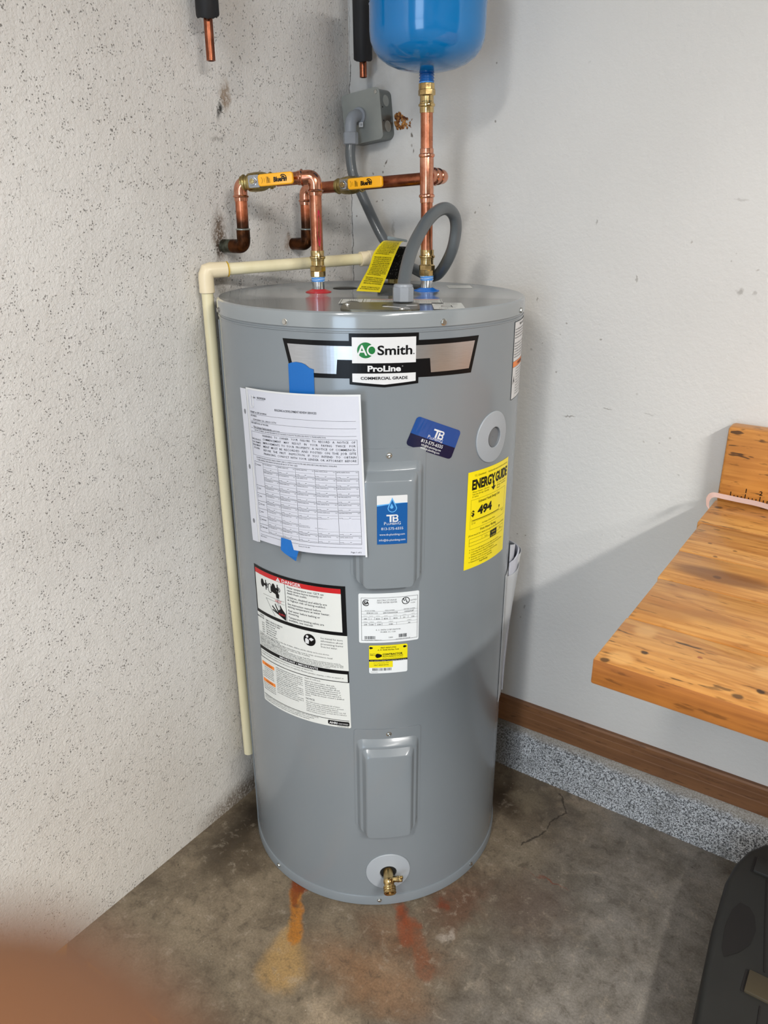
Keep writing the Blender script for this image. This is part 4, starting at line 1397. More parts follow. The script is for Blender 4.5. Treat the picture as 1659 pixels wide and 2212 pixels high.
def sheetmap(off=0.0):
    def f(u, v, w_):
        s_, t_ = u / SW, -v / SH
        th = lerp(lerp(-101.3, -58.3, s_), lerp(-99.8, -56.8, s_), t_)
        zz_ = lerp(lerp(1.073, 1.084, s_), lerp(0.799, 0.816, s_), t_)
        rad = lerp(0.2865, 0.3030, max(0, min(1.05, s_)) ** 1.2) + 0.0012 * math.sin(s_ * 9) * math.sin(t_ * 5) + off + w_
        if t_ > 0.8:
            rad += 0.03 * (t_ - 0.8) * s_
        a = math.radians(th)
        return Vector((rad * math.cos(a), rad * math.sin(a), zz_))
    return f


permit = thing('permit_sheet', 'white building permit form in a clear binder sleeve, taped to the heater front', 'document', (0.0, -0.295, 0.80))
d = Decal()
d.rect(0, -SH, SW, 0, 'paper')
d.text('Date:', 0.012, -0.0135, 0.0048, 'ink', 2, bold=.01)
d.text('05/29/2024', 0.0265, -0.0135, 0.0048, 'ink', 2, bold=.02)
d.rect(0.024, -0.0155, 0.045, -0.0151, 'ink', 1)
d.text('Pinellas', 0.085, -0.0150, 0.0075, 'pale', 1, bold=.0)
d.text('County', 0.088, -0.0215, 0.0065, 'pale', 1, bold=.0)
d.text('BUILDING & DEVELOPMENT REVIEW SERVICES', 0.108, -0.0305, 0.0052, 'ink', 2, 'CENTER', .012, width=0.080)
y = -0.0395
for t_, t2 in (('PERMIT #: EXP-24-08904', None), ('ADDRESS:', '10244 BARRY DR, LARGO 33774'), ('DESCRIPTION OF WORK:', 'Water Heater Replacement')):
    d.text(t_, 0.004, y, 0.0042, 'ink', 2, bold=.008, res=1)
    if t2:
        y -= 0.0065
        d.text(t2, 0.010, y, 0.0042, 'ink', 2, res=1)
    d.rect(0.003, y - 0.0017, 0.210, y - 0.0013, 'ink', 1)
    y -= 0.0062
d.text('ALL CATEGORIES CHECKED REQUIRE INSPECTION', 0.013, -0.0665, 0.0034, 'ink', 2, width=0.062, res=1)
d.text('ELECTRIC, PLUMBING, GAS AND MECHANICAL ROUGH INSPECTIONS MUST BE APPROVED PRIOR TO FRAME INSPECTION', 0.013, -0.0705, 0.0034, 'ink', 2, width=0.148, res=1)
d.frame(0.003, -0.1150, 0.211, -0.0725, 0.0004, 'ink', 1)
for k, t_ in enumerate(('THIS SPACE IS', 'FOR TERMITE', 'TREATMENT', 'STICKERS')):
    d.text(t_, 0.0155, -0.0870 - k * .0052, 0.0042, 'ink', 2, 'CENTER', .008, res=1)
for k, t_ in enumerate(('WARNING   TO   OWNER:   YOUR   FAILURE   TO   RECORD   A   NOTICE   OF', 'COMMENCEMENT    MAY    RESULT    IN    YOUR    PAYING    TWICE    FOR', 'IMPROVEMENTS  TO  YOUR  PROPERTY.  A  NOTICE  OF  COMMENCE-',
                        'MENT  MUST  BE  RECORDED  AND  POSTED  ON  THE  JOB  SITE', 'BEFORE   THE   FIRST    INSPECTION.   IF   YOU   INTEND   TO   OBTAIN', 'FINANCING,  CONSULT  WITH  YOUR  LENDER  OR  ATTORNEY  BEFORE')):
    d.text(t_, 0.0340, -0.0785 - k * .0064, 0.0052, 'ink', 2, bold=0.004, width=0.174, res=1)
d.text('NO INSPECTION WILL BE MADE UNLESS A PERMIT CARD IS CONSPICUOUSLY POSTED AND APPROVED PLANS ARE READILY AVAILABLE', 0.012, -0.1195, 0.0035, 'ink', 2, width=0.165, res=1)
d.text('OTHER GENERAL INFORMATION PLEASE SEE BACK OF THIS CARD', 0.012, -0.1237, 0.0035, 'ink', 2, width=0.095, res=1)
TY0, TX0, TX1, CW = -0.1265, 0.004, 0.211, 0.0365
rows = [0.0148] * 9
heads = ['FOOTING', 'SLAB', 'LINTEL', 'FRAMING', 'DRYWALL', 'SEWER', 'STRAPPING', 'SHEATHING', 'ROUGH-IN', 'FINAL']
d.frame(TX0, TY0 - 0.1332, TX1, TY0, 0.0005, 'ink', 1)
lab = {1: 'BUILDING', 4: 'ELEC', 5: 'PLBG', 6: 'FUEL GAS', 7: 'MECH', 8: 'FIRE SPKLR', 9: 'FIRE ALARM'}
for r_ in range(9):
    yt = TY0 - 0.0148 * r_
    if r_:
        d.rect(TX0 if r_ >= 3 else TX0 + 0.0245, yt - 0.0002, TX1, yt + 0.0003, 'ink', 2)
    key = r_ + 1
    if key == 1 or key >= 4:
        d.frame(TX0 + 0.002, yt - 0.0078, TX0 + 0.0055, yt - 0.0035, 0.0004, 'ink', 2)
        d.text(lab[key], TX0 + 0.0075, yt - 0.0068, 0.0032, 'ink', 2, bold=.01, res=1, sx=.8)
    for c_ in range(5):
        xc = TX0 + 0.0245 + CW * c_
        d.text(heads[(r_ * 5 + c_ * 3) % 10] + ' INSPECTION', xc + 0.001, yt - 0.0033, 0.0026, 'ink', 2, res=1, width=0.021)
        d.text('OK', xc + 0.0315, yt - 0.0033, 0.0024, 'ink', 2, res=1)
        d.rect(xc + 0.001, yt - 0.0078, xc + CW - 0.001, yt - 0.0075, 'grey', 2)
        d.text('DATE', xc + 0.001, yt - 0.0128, 0.0026, 'ink', 2, res=1)
        d.rect(xc + 0.0065, yt - 0.0130, xc + 0.0175, yt - 0.0127, 'ink', 2)
        d.text('BY', xc + 0.0180, yt - 0.0122, 0.0026, 'ink', 2, res=1)
        d.rect(xc + 0.0215, yt - 0.0130, xc + CW - 0.001, yt - 0.0127, 'ink', 2)
for c_ in range(5):
    d.rect(TX0 + 0.0245 + CW * c_, TY0 - 0.1332, TX0 + 0.0249 + CW * c_, TY0, 'ink', 2)
d.rect(0.004, -0.2660, 0.211, -0.2655, 'ink', 1)
d.text('REV. 03/2021', 0.004, -0.2705, 0.0032, 'ink', 2, res=1)
d.text('Revised 9/18 AM', 0.100, -0.2705, 0.0032, 'ink', 2, res=1)
d.text('Page 1 of 2', 0.193, -0.2750, 0.0038, 'ink', 2, bold=.01, res=1)
d.finish('permit_form', sheetmap(), permit)
d = Decal()
d.rect(-0.022, -SH - 0.0045, -0.004, 0.0005, 'pale')
for vv in (-0.040, -0.140, -0.243):
    d.disc(-0.0125, vv, 0.0032, 0.0046, 'grey', 1, 16)
d.finish('binder_strip', sheetmap(0.0008), permit, 'milky punched binder strip')
sl = Decal()
sl.rect(-0.0045, -SH - 0.004, 0.0002, 0.003, 'white')
sl.STEP = 0.006
sl.rect(0, 0.0, SW + 0.003, 0.003, 'white')
sl.rect(SW, -SH - 0.003, SW + 0.0028, 0.003, 'white')
sl.finish('sleeve_edge', sheetmap(0.0003), permit)
bm = NB()
cp = [(0.0085, -0.0085), (0.0085, -0.0260), (0.0098, -0.0290), (0.0125, -0.0300), (0.0150, -0.0288), (0.0160, -0.0260), (0.0160, -0.0110), (0.0148, -0.0090), (0.0130, -0.0090)]
sm = sheetmap(0.0012)
sweep(bm, [sm(x, y, 0) for x, y in cp], 0.00055, 8)
obj('paper_clip', bm, INK['white'], permit, label='white paper clip')

d = Decal()
for y_, m_ in ((0, 0),):
    d.poly([(-0.0195, 0.0), (0.0195, -0.0020), (0.0170, -0.0120), (0.0100, -0.0380), (0.0030, -0.0350), (-0.0120, -0.0270), (-0.0190, -0.0220), (-0.0205, -0.0100)], 'tape')


def lowtape(u, v, w_):
    a = math.radians(-83.4) + u / R
    base = 0.2925 + 0.00012 * 1 if v > -0.012 else 0.2925 + 0.0035 * math.sin(min(1, (-v - 0.012) / 0.02) * PI * 0.8)
    rad = base + w_ + 0.0012
    return Vector((rad * math.cos(a), rad * math.sin(a), 0.8235 + v))


tb2 = d.finish('painters_tape', lowtape, None)
tag(tb2, 'short blue painter tape strip on the bottom edge of the permit sheet', 'tape')

# manual pouch hanging on the right side
pouch = thing('manual_pouch', 'clear plastic pouch holding folded manuals on the right side of the heater', 'pouch', (0.27, 0.12, 0.37))


def pouchmap(a0, a1, zt, zb, bulge, off=0.0015):
    def f(s_, t_, w_):
        a = math.radians(lerp(a0, a1, s_))
        k = math.sin(PI * min(1, max(0, s_))) ** 0.7
        rad = R + off + bulge * k * (1 - t_) ** 1.1 + w_
        return Vector((rad * math.cos(a), rad * math.sin(a), lerp(zt, zb, t_)))
    return f


def sheetgrid(name, fn, mat, nx=14, ny=16, thick=0.0006, v0=None):
    bm = NB()
    g = [[[bm.verts.new(fn(i / nx, (j / ny), w_)) for i in range(nx + 1)] for j in range(ny + 1)] for w_ in (0, thick)]
    for k in (0, 1):
        for j in range(ny):
            for i in range(nx):
                bm.faces.new((g[k][j][i], g[k][j][i + 1], g[k][j + 1][i + 1], g[k][j + 1][i]))
    rim = [(j, 0) for j in range(ny)] + [(ny, i) for i in range(nx)] + [(j, nx) for j in range(ny, 0, -1)] + [(0, i) for i in range(nx, 0, -1)]
    for a, b in zip(rim, rim[1:] + rim[:1]):
        bm.faces.new((g[0][a[0]][a[1]], g[0][b[0]][b[1]], g[1][b[0]][b[1]], g[1][a[0]][a[1]]))
    return obj(name, bm, mat, pouch, 30)


sheetgrid('pouch_back', pouchmap(15, 62, 0.672, 0.372, 0.0), 'clear_sleeve')
sheetgrid('pouch_front', pouchmap(22, 60, 0.655, 0.368, 0.030), 'clear_sleeve')
sheetgrid('folded_manual', lambda s_, t_, w_: pouchmap(24, 58, 0.690 - 0.03 * abs(s_ - .3), 0.375, 0.024, 0.003)(s_, t_, w_), INK['paper'], thick=0.003)
sheetgrid('folded_manual', lambda s_, t_, w_: pouchmap(27, 56, 0.715 - 0.055 * s_, 0.380, 0.016, 0.003)(s_, t_, w_), INK['pale'], thick=0.002)
sheetgrid('loose_leaflet', lambda s_, t_, w_: pouchmap(31, 52, 0.675, 0.40, 0.034, 0.004)(s_, t_, w_), INK['white'], thick=0.0008)

# ================================================================= PIPING
PRAD = 0.0111


def press(bm, org, axis, L, r=0.0124, bead=0.0145, at=0.010):
    lathe(bm, [(r - .0004, 0), (r, 0.0004), (r, at - 0.0025), (bead - 0.0006, at - 0.0016), (bead, at), (bead - 0.0006, at + 0.0016), (r, at + 0.0025), (r, L)], org, axis, 28, True)


def elbow(c, d1, d2, arm=0.026, r=0.0124, name='elbow', mat='copper_new', parent=None, beads=True, cap=True):
    """press elbow centred on corner c, with ends along d1 and d2"""
    c, d1, d2 = Vector(c), Vector(d1).normalized(), Vector(d2).normalized()
    br = arm * 0.62
    pts, rad = [], []
    prof = [(0.0, r - .0003), (0.003, r), (0.0055, r), (0.0068, 0.0143), (0.0080, 0.0148), (0.0092, 0.0143), (0.0105, r)] if beads else [(0.0, r), (0.006, r)]
    for s_, q in prof:
        pts.append(c + d1 * (arm + 0.008 - s_))
        rad.append(q)
    n_ = 10
    a, b = c + d1 * br, c + d2 * br
    for k in range(n_ + 1):
        t_ = k / n_
        p = a * (1 - t_) ** 2 + c * 2 * t_ * (1 - t_) + b * t_ ** 2
        # pull the quadratic towards a circular bend
        pts.append(p)
        rad.append(r)
    for s_, q in prof[::-1]:
        pts.append(c + d2 * (arm + 0.008 - s_))
        rad.append(q)
    bm = NB()
    sweep(bm, pts, rad, 28)
    return obj(name, bm, mat, parent, 40)


def pipe(p0, p1, mat='copper_pipe', parent=None, r=PRAD, name='pipe', seg=28):
    bm = NB()
    sweep(bm, [Vector(p0), Vector(p0).lerp(Vector(p1), 0.5), Vector(p1)], r, seg)
    return obj(name, bm, mat, parent, 40)


def brass_adapter(p, axis, parent, L=0.047):
    """female adapter: hex at the base, socket with a bead above"""
    bm = NB()
    axis = Vector(axis).normalized()
    lathe(bm, [(0.0132, 0), (0.0144, 0.0010), (0.0144, 0.0100), (0.0136, 0.0105)], p, axis, 10, True, 0.2)
    hexnut(bm, 0.0152, 0.0095, Vector(p) + axis * 0.0100, axis, 0.35, 8, 0.0008)
    lathe(bm, [(0.0136, 0.019), (0.0122, 0.021), (0.0122, 0.0290), (0.0128, 0.0300), (0.0128, 0.0320), (0.0146, 0.0330), (0.0150, 0.0348), (0.0146, 0.0366), (0.0128, 0.0376), (0.0126, 0.0380), (0.0126, L)], p, axis, 28, True)
    return obj('brass_adapter', bm, 'brass', parent, 30)


# hot run
hotrun = thing('hot_water_pipe', 'copper pipe from the nearer wall stub over to the red-ringed heater outlet', 'pipe', (HOT.x, HOT.y, 1.234))
y1 = -0.087
R1 = Vector((-0.233, y1, 0))
A1, B1 = Vector((R1.x, R1.y, 1.398)), Vector((HOT.x, HOT.y, 1.409))
run1 = (B1 - A1).normalized()
zs = 1.2885
pipe((XL + 0.001, y1, zs), (R1.x - 0.028, y1, zs), 'pipe_grey_green', hotrun, 0.0122, 'wall_stub').__setitem__('label', 'dull grey-green stub coming out of the wall')
elbow((R1.x, R1.y, zs), (-1, 0, 0), (0, 0, 1), 0.022, 0.0126, 'old_elbow', 'copper_tarnished', hotrun, False)['label'] = 'old darkened copper elbow'
bm = NB()
lathe(bm, [(0.0118, 0), (0.0136, 0.001), (0.0138, 0.0025), (0.0118, 0.004)], (R1.x, R1.y, zs + 0.0285), (0, 0, 1), 24)
obj('solder_joint', bm, 'solder', hotrun)
pipe((R1.x, R1.y, zs + 0.026), (R1.x, R1.y, 1.372), 'copper_aged', hotrun)
elbow(A1, (0, 0, -1), run1, 0.022, parent=hotrun)
pipe(A1 + run1 * 0.070, A1 + run1 * 0.12, 'copper_pipe', hotrun)
elbow(B1, (0, 0, -1), -run1, 0.024, parent=hotrun)
pipe((HOT.x, HOT.y, 1.385), (HOT.x, HOT.y, 1.272), 'copper_pipe', hotrun)
bm = NB()
fx = Vector((0.62, -0.78, 0))
for k in range(1):
    vs = []
    for z_, w_ in ((1.352, .0010), (1.335, .0022), (1.315, .0024), (1.300, .0016), (1.290, .0008)):
        pr = []
        for s_ in (-1, 1):
            a = math.atan2(fx.y, fx.x) + 0.45 + s_ * w_ * 1.5 / PRAD
            pr.append(bm.verts.new((HOT.x + (PRAD + .0002) * math.cos(a), HOT.y + (PRAD + .0002) * math.sin(a), z_)))
        vs.append(pr)
    for a, b in zip(vs, vs[1:]):
        bm.faces.new((a[0], a[1], b[1], b[0]))
obj('ink_mark', bm, 'red_ink', hotrun, label='red marker stripe')
brass_adapter((HOT.x, HOT.y, 1.2350), (0, 0, 1), hotrun)

# cold run
coldrun = thing('cold_water_pipe', 'copper pipe from the farther wall stub to the tee above the blue-ringed inlet', 'pipe', (COLD.x, COLD.y, 1.234))
R2 = Vector((-0.247, 0.114, 0))
LEAN = Vector((-0.0050, -0.0036, 0)) / 0.34
cold_at = lambda z_: Vector((COLD.x, COLD.y, z_)) + LEAN * (z_ - 1.234)
TEE = cold_at(1.4100)
bdir = Vector((0.10, 0.995, 0)).normalized()
E2 = TEE + bdir * 0.052
A2 = Vector((R2.x, R2.y, 1.392))
run2 = (E2 - A2).normalized()
pipe((XL + 0.001, R2.y, 1.2855), (R2.x - 0.022, R2.y, 1.2855), 'copper_tarnished', coldrun, 0.0118, 'wall_stub')
elbow((R2.x, R2.y, 1.2855), (-1, 0, 0), (0, 0, 1), 0.020, 0.0124, 'old_elbow', 'copper_tarnished', coldrun, False)
bm = NB()
lathe(bm, [(0.0118, 0), (0.0136, 0.001), (0.0138, 0.0025), (0.0118, 0.004)], (R2.x, R2.y, 1.3130), (0, 0, 1), 24)
obj('solder_joint', bm, 'solder', coldrun)
pipe((R2.x, R2.y, 1.309), (R2.x, R2.y, 1.368), 'copper_aged', coldrun)
elbow(A2, (0, 0, -1), run2, 0.022, parent=coldrun)
pipe(A2 + run2 * 0.02, A2 + run2 * 0.075, 'copper_dull', coldrun)
pipe(A2 + run2 * 0.134, E2 - run2 * 0.02, 'copper_dull', coldrun)
elbow(E2, -run2, -bdir, 0.018, 0.0128, parent=coldrun)
bm = NB()
ax = (cold_at(1.5) - cold_at(1.4)).normalized()
L = 0.0455
lathe(bm, [(0.0120, -L), (0.0124, -L + .0005), (0.0124, -L + .008), (0.0142, -L + .0095), (0.0147, -L + .0115), (0.0142, -L + .0135), (0.0124, -L + .015), (0.0127, -L + .017), (0.0127, L - .017),
           (0.0124, L - .015), (0.0142, L - .0135), (0.0147, L - .0115), (0.0142, L - .0095), (0.0124, L - .008), (0.0124, L - .0005), (0.0120, L)], TEE, ax, 28)
tee = obj('tee_fitting', bm, 'copper_new', coldrun, 35)
bm = NB()
lathe(bm, [(0.0124, 0.006), (0.0126, 0.016), (0.0148, 0.018), (0.0155, 0.0205), (0.0150, 0.023), (0.0132, 0.0245), (0.0132, 0.030)], TEE, bdir, 28)
obj('tee_branch', bm, 'copper_new', coldrun, 35)
pipe(cold_at(1.372), cold_at(1.272), 'copper_pipe', coldrun)
brass_adapter(Vector((COLD.x, COLD.y, 1.2350)), (0, 0, 1), coldrun)
pipe(cold_at(1.448), cold_at(1.522), 'copper_pipe', coldrun)
# upper adapter, upside down
pt = cold_at(1.5600)
brass_adapter(pt, -ax, coldrun)


def ball_valve(label, P, run, s_c, h0, h1, zslope):
    """P = start of run, s_c = stem position along it"""
    perp = Vector((run.y, -run.x, 0)).normalized()
    c = P + run * s_c
    t_ = thing('ball_valve', label, 'valve', c, 'yellow-handled ball valves')
    bm = NB()
    lathe(bm, [(r_, h_ * 0.84) for r_, h_ in [(0.0118, -0.038), (0.0126, -0.0375), (0.0126, -0.034), (0.0146, -0.0325), (0.0150, -0.0305), (0.0146, -0.0285), (0.0126, -0.027), (0.0126, -0.0225), (0.0150, -0.0205), (0.0162, -0.015), (0.0168, -0.006),
               (0.0168, 0.006), (0.0160, 0.014), (0.0142, 0.020), (0.0128, 0.0225), (0.0126, 0.027), (0.0146, 0.0285), (0.0150, 0.0305), (0.0146, 0.0325), (0.0126, 0.034), (0.0126, 0.0375), (0.0118, 0.038)]], c, run, 28)
    obj('valve_body', bm, 'brass_cast', t_, 35)
    bm = NB()
    lathe(bm, [(0.0105, 0.006), (0.0105, 0.0200), (0.0090, 0.0210), (0.0055, 0.0210), (0.0055, 0.0285)], c, perp, 24)
    obj('stem', bm, 'brass_cast', t_, 35)
    bm = NB()
    hexnut(bm, 0.0078, 0.0065, c + perp * 0.0265, perp, 0.2, 6, 0.0008)
    nut = obj('stem_nut', bm, 'chrome_nut', t_, 30)
    bm = NB()
    lathe(bm, [(0.0044, 0), (0.0044, 0.0015), (0.0001, 0.0016)], c + perp * 0.0328, perp, 20, False)
    obj('stem_end', bm, 'brass', nut, 30)
    # steel arm then yellow sleeve; local frame: a along run, b up, n outwards
    a_ = run.normalized()
    b_ = perp.cross(a_).normalized()
    if b_.z < 0:
        b_ = -b_
    base = c + perp * 0.0240
    M = Matrix(((a_.x, b_.x, perp.x, base.x), (a_.y, b_.y, perp.y, base.y), (a_.z, b_.z, perp.z, base.z), (0, 0, 0, 1)))
    bm = NB()
    extrude_poly(bm, [(x, y + 0.0) for x, y in rrect(-0.0095, -0.0105, 0.012, 0.0105, 0.003, 3)], 0.0, 0.0022, 0)
    extrude_poly(bm, rrect(0.006, -0.0095, 0.020, 0.0095, 0.002, 2), 0.001, 0.005, 0)
    obj('handle_arm', bm, 'chrome_nut', t_, 30, tf=M)
    bm = NB()
    L_ = h1 - h0
    extrude_poly(bm, rrect(h0, -0.0102, h1, 0.0102, 0.0055, 6, (0.3, 1, 1, 0.3)) if False else rrect(h0, -0.0102, h1, 0.0102, 0.0050, 5), 0.0030, 0.0095, 0.0022)
    hd = obj('handle', bm, 'handle_yellow', t_, 35, tf=M, label='yellow plastic lever handle')
    d = Decal()
    d.text('BlueFin', h0 + 0.029, -0.0040, 0.0105, 'black', 0, bold=0.055, width=0.0245, res=3, shear=0.1)
    d.ring(h0 + 0.0470, 0.0000, 0.0072, 0.0016, 'black', 0, -0.6, 2.2, 14)
    d.ring(h0 + 0.0455, 0.0000, 0.0052, 0.0008, 'black', 0, 0.1, 2.3, 12)
    for k in range(4):
        d.rect(h0 + 0.0165 + k * .0018, -0.0055, h0 + 0.0172 + k * .0018, 0.0055 - .001 * k, 'black', 0)
    d.text('OPEN', h0 + 0.0205, -0.0040, 0.0035, 'black', 0, rot=PI / 2, res=1)
    d.ring(h0 + 0.002, 0.0, 0.0072, 0.0005, 'black', 0, -0.8, 0.8, 10)
    d.rect(h0 + 0.0120, -0.0035, h0 + 0.0124, 0.0035, 'black', 0)
    d.finish('handle_print', lambda u, v, w_: M @ Vector((u, v, 0.0097 + w_)), hd, 'black printed lettering and fin emblem')
    return t_


ball_valve('yellow-handled ball valve on the pipe run to the red-ringed outlet', A1, run1, 0.034, 0.011, 0.076, 0)
ball_valve('yellow-handled ball valve on the pipe run to the tee under the blue tank', A2, run2, 0.105, 0.012, 0.087, 0)

# expansion tank
et = cold_at(1.5755)
et.x += 0.0
tank = thing('expansion_tank', 'glossy blue expansion tank above the copper riser', 'tank', et)
bm = NB()
RT = 0.1003
prof = [(0.012, 0.0015), (0.030, 0.0030), (0.052, 0.0075), (0.070, 0.0145), (0.084, 0.0240), (0.093, 0.0350), (0.0985, 0.0480), (RT, 0.0620), (RT, 0.1010), (RT + 0.0008, 0.1030), (RT - 0.0020, 0.1055), (RT - 0.0020, 0.1085), (RT + 0.0010, 0.1110), (RT, 0.1130), (RT, 0.1700), (0.0985, 0.1840),
        (0.093, 0.197), (0.084, 0.208), (0.070, 0.2175), (0.052, 0.2245), (0.030, 0.229), (0.010, 0.231), (0, 0.231)]
lathe(bm, [(r_, h_) for r_, h_ in prof], et, (0, 0, 1), 96, False)
obj('tank_shell', bm, 'enamel_blue', tank, 25)
bm = NB()
pr = [(0.0125, -0.0148)]
for k in range(3):
    z0 = -0.0148 + k * 0.0048
    pr += [(0.0122, z0 + 0.0004), (0.0138, z0 + 0.0018), (0.0138, z0 + 0.0026), (0.0122, z0 + 0.0042)]
pr += [(0.0135, 0.0), (0.0128, 0.006), (0.0150, 0.012)]
lathe(bm, [(r_ * 0.98, h_) for r_, h_ in pr], et, (0, 0, 1), 32)
obj('tank_neck', bm, 'enamel_blue_dark', tank, 25, 'blue painted threaded neck')
bm = NB()
lathe(bm, [(0.0120, -0.0178), (0.0128, -0.0172), (0.0130, -0.0148), (0.0124, -0.0140)], et, (0, 0, 1), 28)
obj('thread_tape', bm, 'blue_thread_tape', tank)

# cut copper stubs with insulation
for nm, lab, pts_, top_ in (('insulated_pipe', 'cut copper pipe in black insulation hanging by the left wall', ((-0.245, -0.1254, 1.5908), (-0.245, -0.1240, 2.45)), 1.6571),
                            ('insulated_pipe', 'cut copper pipe in black insulation hanging in the corner beside the blue tank', ((-0.2172, 0.280, 1.6096), (-0.2290, 0.281, 2.45)), 1.6420)):
    a, b = Vector(pts_[0]), Vector(pts_[1])
    t_ = thing(nm, lab, 'pipe', a, 'cut insulated pipes')
    bm = NB()
    dd_ = (b - a).normalized()
    rp = 0.0076
    bmx = lathe(bm, [(rp * 0.72, 0.004), (rp * 0.72, 0.0), (rp, 0.0005), (rp, 0.30)], a, dd_, 24, True)
    obj('pipe', bm, 'copper_dull', t_)
    bm = NB()
    # ragged foam sleeve with an uneven cut end
    L0 = (top_ - a.z)
    ri, ro = 0.0098, 0.0195
    rg = random.Random(int(a.y * 1000))
    u_, v_, w_ = frame(dd_)
    ns = 24
    rings = []
    cut = [0.006 * math.sin(k * 2 * PI / ns + 1.0) + rg.uniform(-.002, .002) for k in range(ns)]
    for r_, h_, f_ in ((ri, 0.002, 1), (ro - .002, -0.001, 1), (ro, 0.002, 1), (ro, 0.05, 0), (ro + .0005, 0.4, 0), (ro, b.z - a.z - L0, 0)):
        rings.append([bm.verts.new(a + w_ * (L0 + h_ + f_ * cut[k]) + (u_ * math.cos(k * 2 * PI / ns) + v_ * math.sin(k * 2 * PI / ns)) * r_) for k in range(ns)])
    for p_, q_ in zip(rings, rings[1:]):
        for k in range(ns):
            bm.faces.new((p_[k], p_[(k + 1) % ns], q_[(k + 1) % ns], q_[k]))
    obj('insulation', bm, 'pipe_insulation', t_, 35, 'black foam sleeve')

# CPVC discharge pipe
V0, V1 = Vector((-0.265, -0.160, 1.2477)), Vector((-0.2655, -0.149, 0.1425))
T_P = Vector((-0.085, 0.199, 1.2620))
hd = (T_P - V0).normalized()
hd = Vector((hd.x, hd.y, 0.035)).normalized()
dis = thing('discharge_pipe', 'cream plastic relief discharge pipe bending down beside the left wall', 'pipe', V1)
pipe(V0 + (V1 - V0).normalized() * 0.03, V1, 'cream_cpvc', dis)
pe = V0 + hd * 0.335
pipe(V0 + hd * 0.03, pe, 'cream_cpvc', dis)
dn_ = (V1 - V0).normalized()
bm = NB()
sweep(bm, [V0 + dn_ * 0.040, V0 + dn_ * 0.039, V0 + dn_ * 0.016, V0 + dn_ * 0.008 + hd * .0008, V0 + dn_ * .002 + hd * .0045 - Vector((0, 0, -.002)), V0 + hd * 0.0095 + Vector((0, 0, 0.0005)), V0 + hd * 0.018, V0 + hd * 0.040, V0 + hd * 0.041], [0.0132, 0.0142, 0.0142, 0.0145, 0.0148, 0.0145, 0.0142, 0.0142, 0.0132], 32)
obj('elbow', bm, 'cream_fitting', dis, 40)
bm = NB()
lathe(bm, [(0.0113, 0), (0.0143, 0.0002), (0.0143, 0.0012), (0.0113, 0.0014)], V0 + hd * 0.0415, hd, 28)
obj('glue_ring', bm, 'primer_yellow', dis, label='yellow ring of glue')
bm = NB()
lathe(bm, [(0.0135, 0), (0.0145, 0.001), (0.0145, 0.018), (0.0155, 0.019), (0.0155, 0.040), (0.0150, 0.041)], pe - hd * 0.012, hd, 32)
obj('coupling', bm, 'cream_fitting', dis, 35)

# relief valve with foam collar
rv = thing('relief_valve', 'relief valve in a black foam collar at the back of the heater top', 'valve', (T_P.x, T_P.y, ZT))
bm = NB()
lathe(bm, [(0.0125, 0.0016), (0.0125, 0.026)], (T_P.x, T_P.y, ZT), (0, 0, 1), 10)
obj('brass_nipple', bm, 'brass_cast', rv, 30)
bm = NB()
lathe(bm, [(0.012, 0.0120), (0.0330, 0.0120), (0.0345, 0.0135), (0.0345, 0.072), (0.0330, 0.0735), (0.010, 0.0735)], (T_P.x, T_P.y, ZT), (0, 0, 1), 40)
obj('foam_collar', bm, 'black_foam', rv, 35)
bm = NB()
lathe(bm, [(0.010, 0.0735), (0.010, 0.080), (0.006, 0.082), (0.006, 0.088)], (T_P.x, T_P.y, ZT), (0, 0, 1), 16)
obj('valve_bonnet', bm, 'brass_cast', rv, 30)
bm = NB()
la, lb = Vector((-0.092, 0.186, 1.2985)), Vector((-0.055, 0.207, 1.2925))
dl = (lb - la).normalized()
u_, v_, _ = frame(dl)
up = Vector((0, 0, 1))
sdv = dl.cross(up).normalized()
vs = []
for s_, hw, hh in ((0, .0040, .0036), (0.006, .0046, .0040), (0.02, .0040, .0030), (0.042, .0034, .0022)):
    c_ = la + dl * s_
    vs.append([bm.verts.new(c_ + sdv * x + up * y) for x, y in ((-hw, -hh), (hw, -hh), (hw, hh), (-hw, hh))])
for a, b in zip(vs, vs[1:]):
    for k in range(4):
        bm.faces.new((a[k], a[(k + 1) % 4], b[(k + 1) % 4], b[k]))
bm.faces.new(vs[0])
bm.faces.new(vs[-1])
bmesh.ops.bevel(bm, geom=bm.edges[:], offset=0.0012, segments=2, affect='EDGES')
obj('test_lever', bm, 'lever_metal', rv, 35, 'flat grey test lever')

# yellow tag
TG = [((-0.0736, 0.140, 1.2922), (-0.0388, 0.1565, 1.2898)), ((-0.0667, 0.103, 1.2746), (-0.025, 0.1178, 1.2725)), ((-0.053, 0.0678, 1.2509), (-0.0103, 0.077, 1.2494)),
      ((-0.0422, 0.033, 1.2321), (0.0048, 0.038, 1.2297)), ((-0.0323, -0.0029, 1.2110), (0.0196, 0.0001, 1.2110))]
TG = [(Vector(a), Vector(b)) for a, b in TG]
TG.insert(0, (Vector((-0.080, 0.165, 1.2945)), Vector((-0.047, 0.182, 1.2925))))


